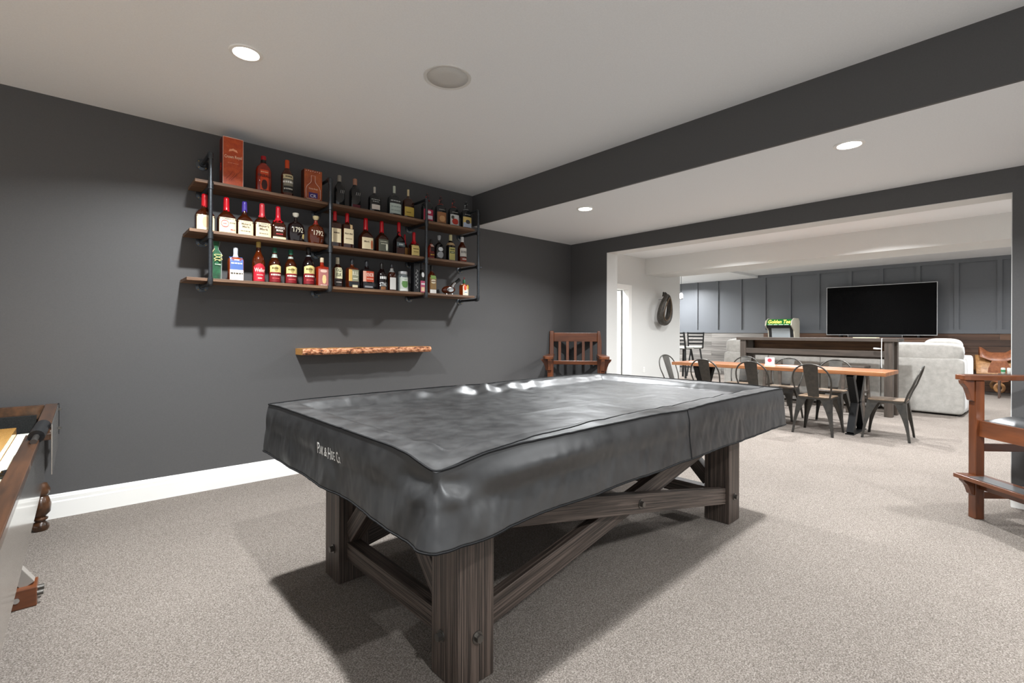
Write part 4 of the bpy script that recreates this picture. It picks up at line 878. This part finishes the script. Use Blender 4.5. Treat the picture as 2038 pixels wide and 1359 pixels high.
# ------------------------------------------------------------------ ladder back bar stools in the far bar corner
def ladder_stool(label):
    t = thing('ladder_back_stool', label, 'stool', group='ladder back stools in the bar corner')
    M_bs = mat('black_stool_wood', '#1b1c1d', .4)
    MB().prism([(.20*math.cos(a), .20*math.sin(a)) for a in [2*math.pi*j/20 for j in range(20)]], 'z', .78, .80).build('swivel_plate', M_bs, t)
    pillow('seat_cushion', -.21, .21, -.20, .20, .79, .86, t, mat('stool_cushion', '#c9cbc6', .6), 10, 5, 0)
    for sx in (-1, 1):
        rg = [[(sx*(.19+.02*f)+a, -.19-.10*f+b, .80+.45*f) for a, b in ((-.018, -.016), (.018, -.016), (.018, .016), (-.018, .016))] for f in (0, .5, 1)]
        MB().rings(rg).build('back_post', M_bs, t)
        for sy in (-1, 1): board('leg', (sx*.23, sy*.23, 0), (sx*.12, sy*.12, .78), .04, .04, M_bs, t, up=(0, 1, 0))
    for k, z in enumerate((.93, 1.03, 1.13, 1.22)):
        y = -.19-.10*(z-.80)/.45; board('back_slat', (-.19, y, z), (.19, y, z), .045, .016, M_bs, t)
    MB().tube([(.19*math.cos(a), .19*math.sin(a), .30) for a in [2*math.pi*j/24 for j in range(24)]], .012, 8, True).build('foot_ring', M_bs, t, smooth=True)
    return t
s1 = ladder_stool('black ladder back bar stool in the bar corner, turned sideways'); s1.location = (13.2, 6.85, 0); s1.rotation_euler = (0, 0, R(-62))
s2 = copy_tree(s1); s2['label'] = 'black ladder back bar stool next to the grey wall corner'; s2.location = (12.4, 6.76, 0); s2.rotation_euler = (0, 0, R(-100))
bc = thing('bar_counter', 'dark bar counter just visible past the grey wall corner', 'bar', (12.2, 8.3, 0))
MB().box(-.9, .9, -.25, .25, 0, 1.0).build('front', M_rustic_z, bc, bevel=.004); MB().box(-1.0, 1.0, -.38, .3, 1.0, 1.05).build('top', M_rustic, bc, bevel=.006)

# ------------------------------------------------------------------ saddle on its stand
sd = thing('saddle', 'tan leather western saddle on a stand beside the sofa', 'saddle', (13.8, .74, 0), R(8))
def sheet(name, fn, nu_, nv_, m, thk=.012):
    vs = []; 
    for k in (0, 1):
        for i in range(nu_+1):
            for j in range(nv_+1):
                p = Vector(fn(-1+2*i/nu_, -1+2*j/nv_)); vs.append((p.x, p.y, p.z-thk*k))
    N_ = (nu_+1)*(nv_+1); fs = []
    for i in range(nu_):
        for j in range(nv_):
            a = i*(nv_+1)+j; q = (a, a+nv_+1, a+nv_+2, a+1); fs.append(q); fs.append(tuple(N_+w_ for w_ in reversed(q)))
    bd = [i*(nv_+1) for i in range(nu_+1)]+[nu_*(nv_+1)+j for j in range(1, nv_+1)]+[i*(nv_+1)+nv_ for i in range(nu_-1, -1, -1)]+[j for j in range(nv_-1, 0, -1)]
    for a, b in zip(bd, bd[1:]+bd[:1]): fs.append((a, b, b+N_, a+N_))
    return MB().add(vs, fs).build(name, m, sd, smooth='all')
# long axis along local Y; seat dips, cantle and swells rise
sheet('seat', lambda u, v: (u*.24*(1-.15*v*v), v*.27, .86-.16*u*u+.11*ss(.35, 1, abs(v))*(1-.4*u*u)), 12, 14, M_tan)
sheet('skirt', lambda u, v: (u*.34, v*.33, .80-.36*abs(u)**1.5), 14, 8, M_ltan)
for s in (-1, 1):
    fe = [(-.10, .70), (.10, .70), (.15, .55), (.16, .42), (.12, .30), (0, .26), (-.12, .30), (-.16, .42), (-.15, .55)]
    MB().rings([[(s*(.30+.05*(.7-v)), u*1.05, v) for u, v in fe], [(s*(.315+.05*(.7-v)), u*1.05, v) for u, v in fe]]).build('fender', M_tan, sd, bevel=.004)
    MB().tube([(s*.35, .06*math.cos(a), .17+.075*math.sin(a)) for a in [2*math.pi*j/16 for j in range(16)]], .012, 8, True, 2.2).build('stirrup', M_ltan, sd, smooth=True)
MB().tube([(0, -.27, .93), (0, -.29, 1.0), (0, -.30, 1.035)], [.045, .022, .026], 12).build('horn', M_tan, sd, smooth=True)
MB().lathe([(0, 0), (.045, .004), (.048, .018), (0, .026)], 16, Matrix.Translation((0, -.305, 1.03)) @ Matrix.Rotation(R(18), 4, 'X'), False).build('horn_cap', M_ltan, sd, smooth=True)
MB().tube([(-.16, -.25, .82), (-.08, -.26, .91), (0, -.27, .94), (.08, -.26, .91), (.16, -.25, .82)], [.04, .055, .06, .055, .04], 12).build('swell', M_ltan, sd, smooth=True)
sst = thing('saddle_stand', 'dark wooden stand carrying the tan saddle', 'stand', (13.8, .74, 0), R(8))
for s in (-1, 1):
    for y in (-.24, .24): board('leg', (s*.20, y, 0), (s*.03, y, .60), .06, .04, M_pb[2], sst, up=(0, 1, 0))
MB().box(-.05, .05, -.30, .30, .585, .625).build('rail', M_pb[2], sst, bevel=.004)
for y in (-.24, .24): board('cross_bar', (-.16, y, .12), (.16, y, .12), .06, .03, M_pb[2], sst)
for k, (x, y, c, z, lb) in enumerate(((13.19, .63, '#cfe0d4', .463, 'white and green drink can on the small side table beside the saddle'), (13.20, .55, '#dcdcd8', .463, 'plain white drink can on the small side table beside the saddle'))):
    t = thing('drink_can', lb, 'can', (x, y, z))
    MB().lathe([(0, 0), (.026, 0), (.033, .01), (.033, .105), (.026, .118), (.024, .12), (0, .118)], 18, None, False).build('can', mat('can_%d' % k, c, .3, .3), t, smooth=True)
    if k == 0: MB().lathe([(.0334, .04), (.0334, .08)], 18, None, False).build('band', flat_color('#2a7a4a'), t, smooth=True)
stb = thing('side_table', 'small dark side table beside the saddle', 'table', (13.18, .56, 0))
MB().box(-.13, .13, -.14, .14, .438, .463).build('top', M_pb[2], stb, bevel=.003)
for sx in (-1, 1):
    for sy in (-1, 1): MB().box(sx*.11-.015, sx*.11+.015, sy*.12-.015, sy*.12+.015, 0, .438).build('leg', M_pb[2], stb)

# ------------------------------------------------------------------ shuffleboard table at the left edge
sb = thing('shuffleboard_table', 'long shuffleboard table with glossy side panel cut off by the left edge', 'shuffleboard', (-.55, 2.75, 0))
def q(x): return x+.55
ya, yb = 1.30-2.75, 4.24-2.75
MB().box(q(-.182), q(-.172), ya, yb, .285, .675).build('side_panel', M_gloss, sb, bevel=.002)
MB().box(q(-.93), q(-.92), ya, yb, .285, .675).build('side_panel', M_gloss, sb, bevel=.002)
MB().box(q(-.92), q(-.185), ya, ya+.02, .285, .67).build('end_panel', M_mahog, sb)
MB().box(q(-.92), q(-.185), yb-.02, yb, .285, .67).build('end_panel', M_mahog, sb)
MB().box(q(-.205), q(-.148), ya, 3.36-2.75, .676, .706).build('rail', M_mahog, sb, bevel=.003)
MB().box(q(-.95), q(-.895), ya, 3.36-2.75, .676, .706).build('rail', M_mahog, sb, bevel=.003)
rg = [[(q(-.170), y, z0), (q(-.112), y, z0), (q(-.112), y, z1), (q(-.170), y, z1)] for y, z0, z1 in ((3.30-2.75, .68, .712), (3.36-2.75, .68, .735), (3.5-2.75, .68, .75), (yb, .68, .757))]
MB().rings(rg).build('end_wing', M_mahog, sb, bevel=.004)
MB().box(q(-.1115), q(-.108), 3.34-2.75, yb, .50, .752).build('wing_panel', M_gloss, sb)
MB().box(q(-.93), q(-.172), yb-.055, yb-.02, .672, .757).build('backstop', M_mahog, sb, bevel=.004)
MB().box(q(-.89), q(-.206), yb-.075, yb-.056, .60, .70).build('backstop_felt', M_felt, sb)
MB().box(q(-.84), q(-.282), ya+.1, yb-.22, .60, .655).build('playfield', M_maple, sb, bevel=.003)
MB().box(q(-.896), q(-.206), ya+.02, yb-.075, .585, .598).build('gutter_bed', M_felt, sb)
MB().box(q(-.28), q(-.208), ya+.05, yb-.2, .6, .612).build('gutter_lining', M_gutter, sb)
MB().tube([(q(-.158), 3.18-2.75, .722), (q(-.145), 3.42-2.75, .738)], .030, 20).build('roller', M_rubber, sb, smooth=True)
MB().tube([(q(-.162), 3.08-2.75, .715), (q(-.158), 3.18-2.75, .722)], .012, 12).build('roller_rod', M_steel, sb, smooth=True)
for z in (.72, .60): MB().tube([(q(-.104), yb-.012, z), (q(-.100), yb-.004, z)], .010, 10).build('bolt', M_chrome, sb, smooth=True)
MB().box(q(-.112), q(-.105), yb-.006, yb, .56, .757).build('edge_plate', M_rubber, sb)
lp = [(.0, 0), (.035, 0), (.042, .015), (.040, .04), (.022, .058), (.034, .066), (.036, .075), (.024, .085), (.046, .11), (.05, .16), (.036, .205), (.03, .21), (.042, .225), (.045, .25), (.03, .285), (0, .285)]
for x in (-.245, -.86):
    for y in (4.12-2.75, 1.5-2.75):
        MB().lathe(lp, 18, Matrix.Translation((q(x+.06 if x > -.5 else x), y, 0)), False).build('turned_leg', M_mahog, sb, smooth=True)
for yy in (3.06-2.75, 1.95-2.75):
    ft = MB().box(q(-.95), q(-.145), yy-.06, yy+.06, 0, .085).build('foot_block', M_cherry, sb, bevel=.004)
    for dy in (-.03, .03): MB().tube([(q(-.146), yy+dy, .045), (q(-.125), yy+dy, .045)], .012, 10).build('bolt', M_steel, ft, smooth=True)
    MB().tube([(q(-.21), yy-.061, .045), (q(-.21), yy-.068, .045)], .012, 10).build('bolt', M_chrome, ft, smooth=True)
    board('post', (q(-.55), yy, .02), (q(-.55), yy, .59), .3, .1, M_mahog, sb, up=(1, 0, 0))
    board('strut', (q(-.175), yy, .085), (q(-.30), yy, .29), .05, .05, mat('strut_grey', '#8d8780', .4), sb, up=(0, 1, 0))
for k, (y, c) in enumerate(((2.88, 'dark round shuffleboard puck against the rail'), (2.60, 'silver topped shuffleboard puck at the left edge of the photo'))):
    pk = thing('shuffleboard_puck', c, 'puck', (-.232, y, .6125), group='shuffleboard pucks')
    MB().lathe([(0, 0), (.021, 0), (.023, .004), (.023, .018), (.020, .022), (0, .022)], 20, None, False).build('weight', M_steel if k else mat('dark_puck', '#2a2a2c', .3, .6), pk, smooth=True)
    MB().lathe([(0, .0222), (.016, .0222), (.014, .03), (0, .031)], 16, None, False).build('cap', M_rubber if k == 0 else M_chrome, pk, smooth=True)
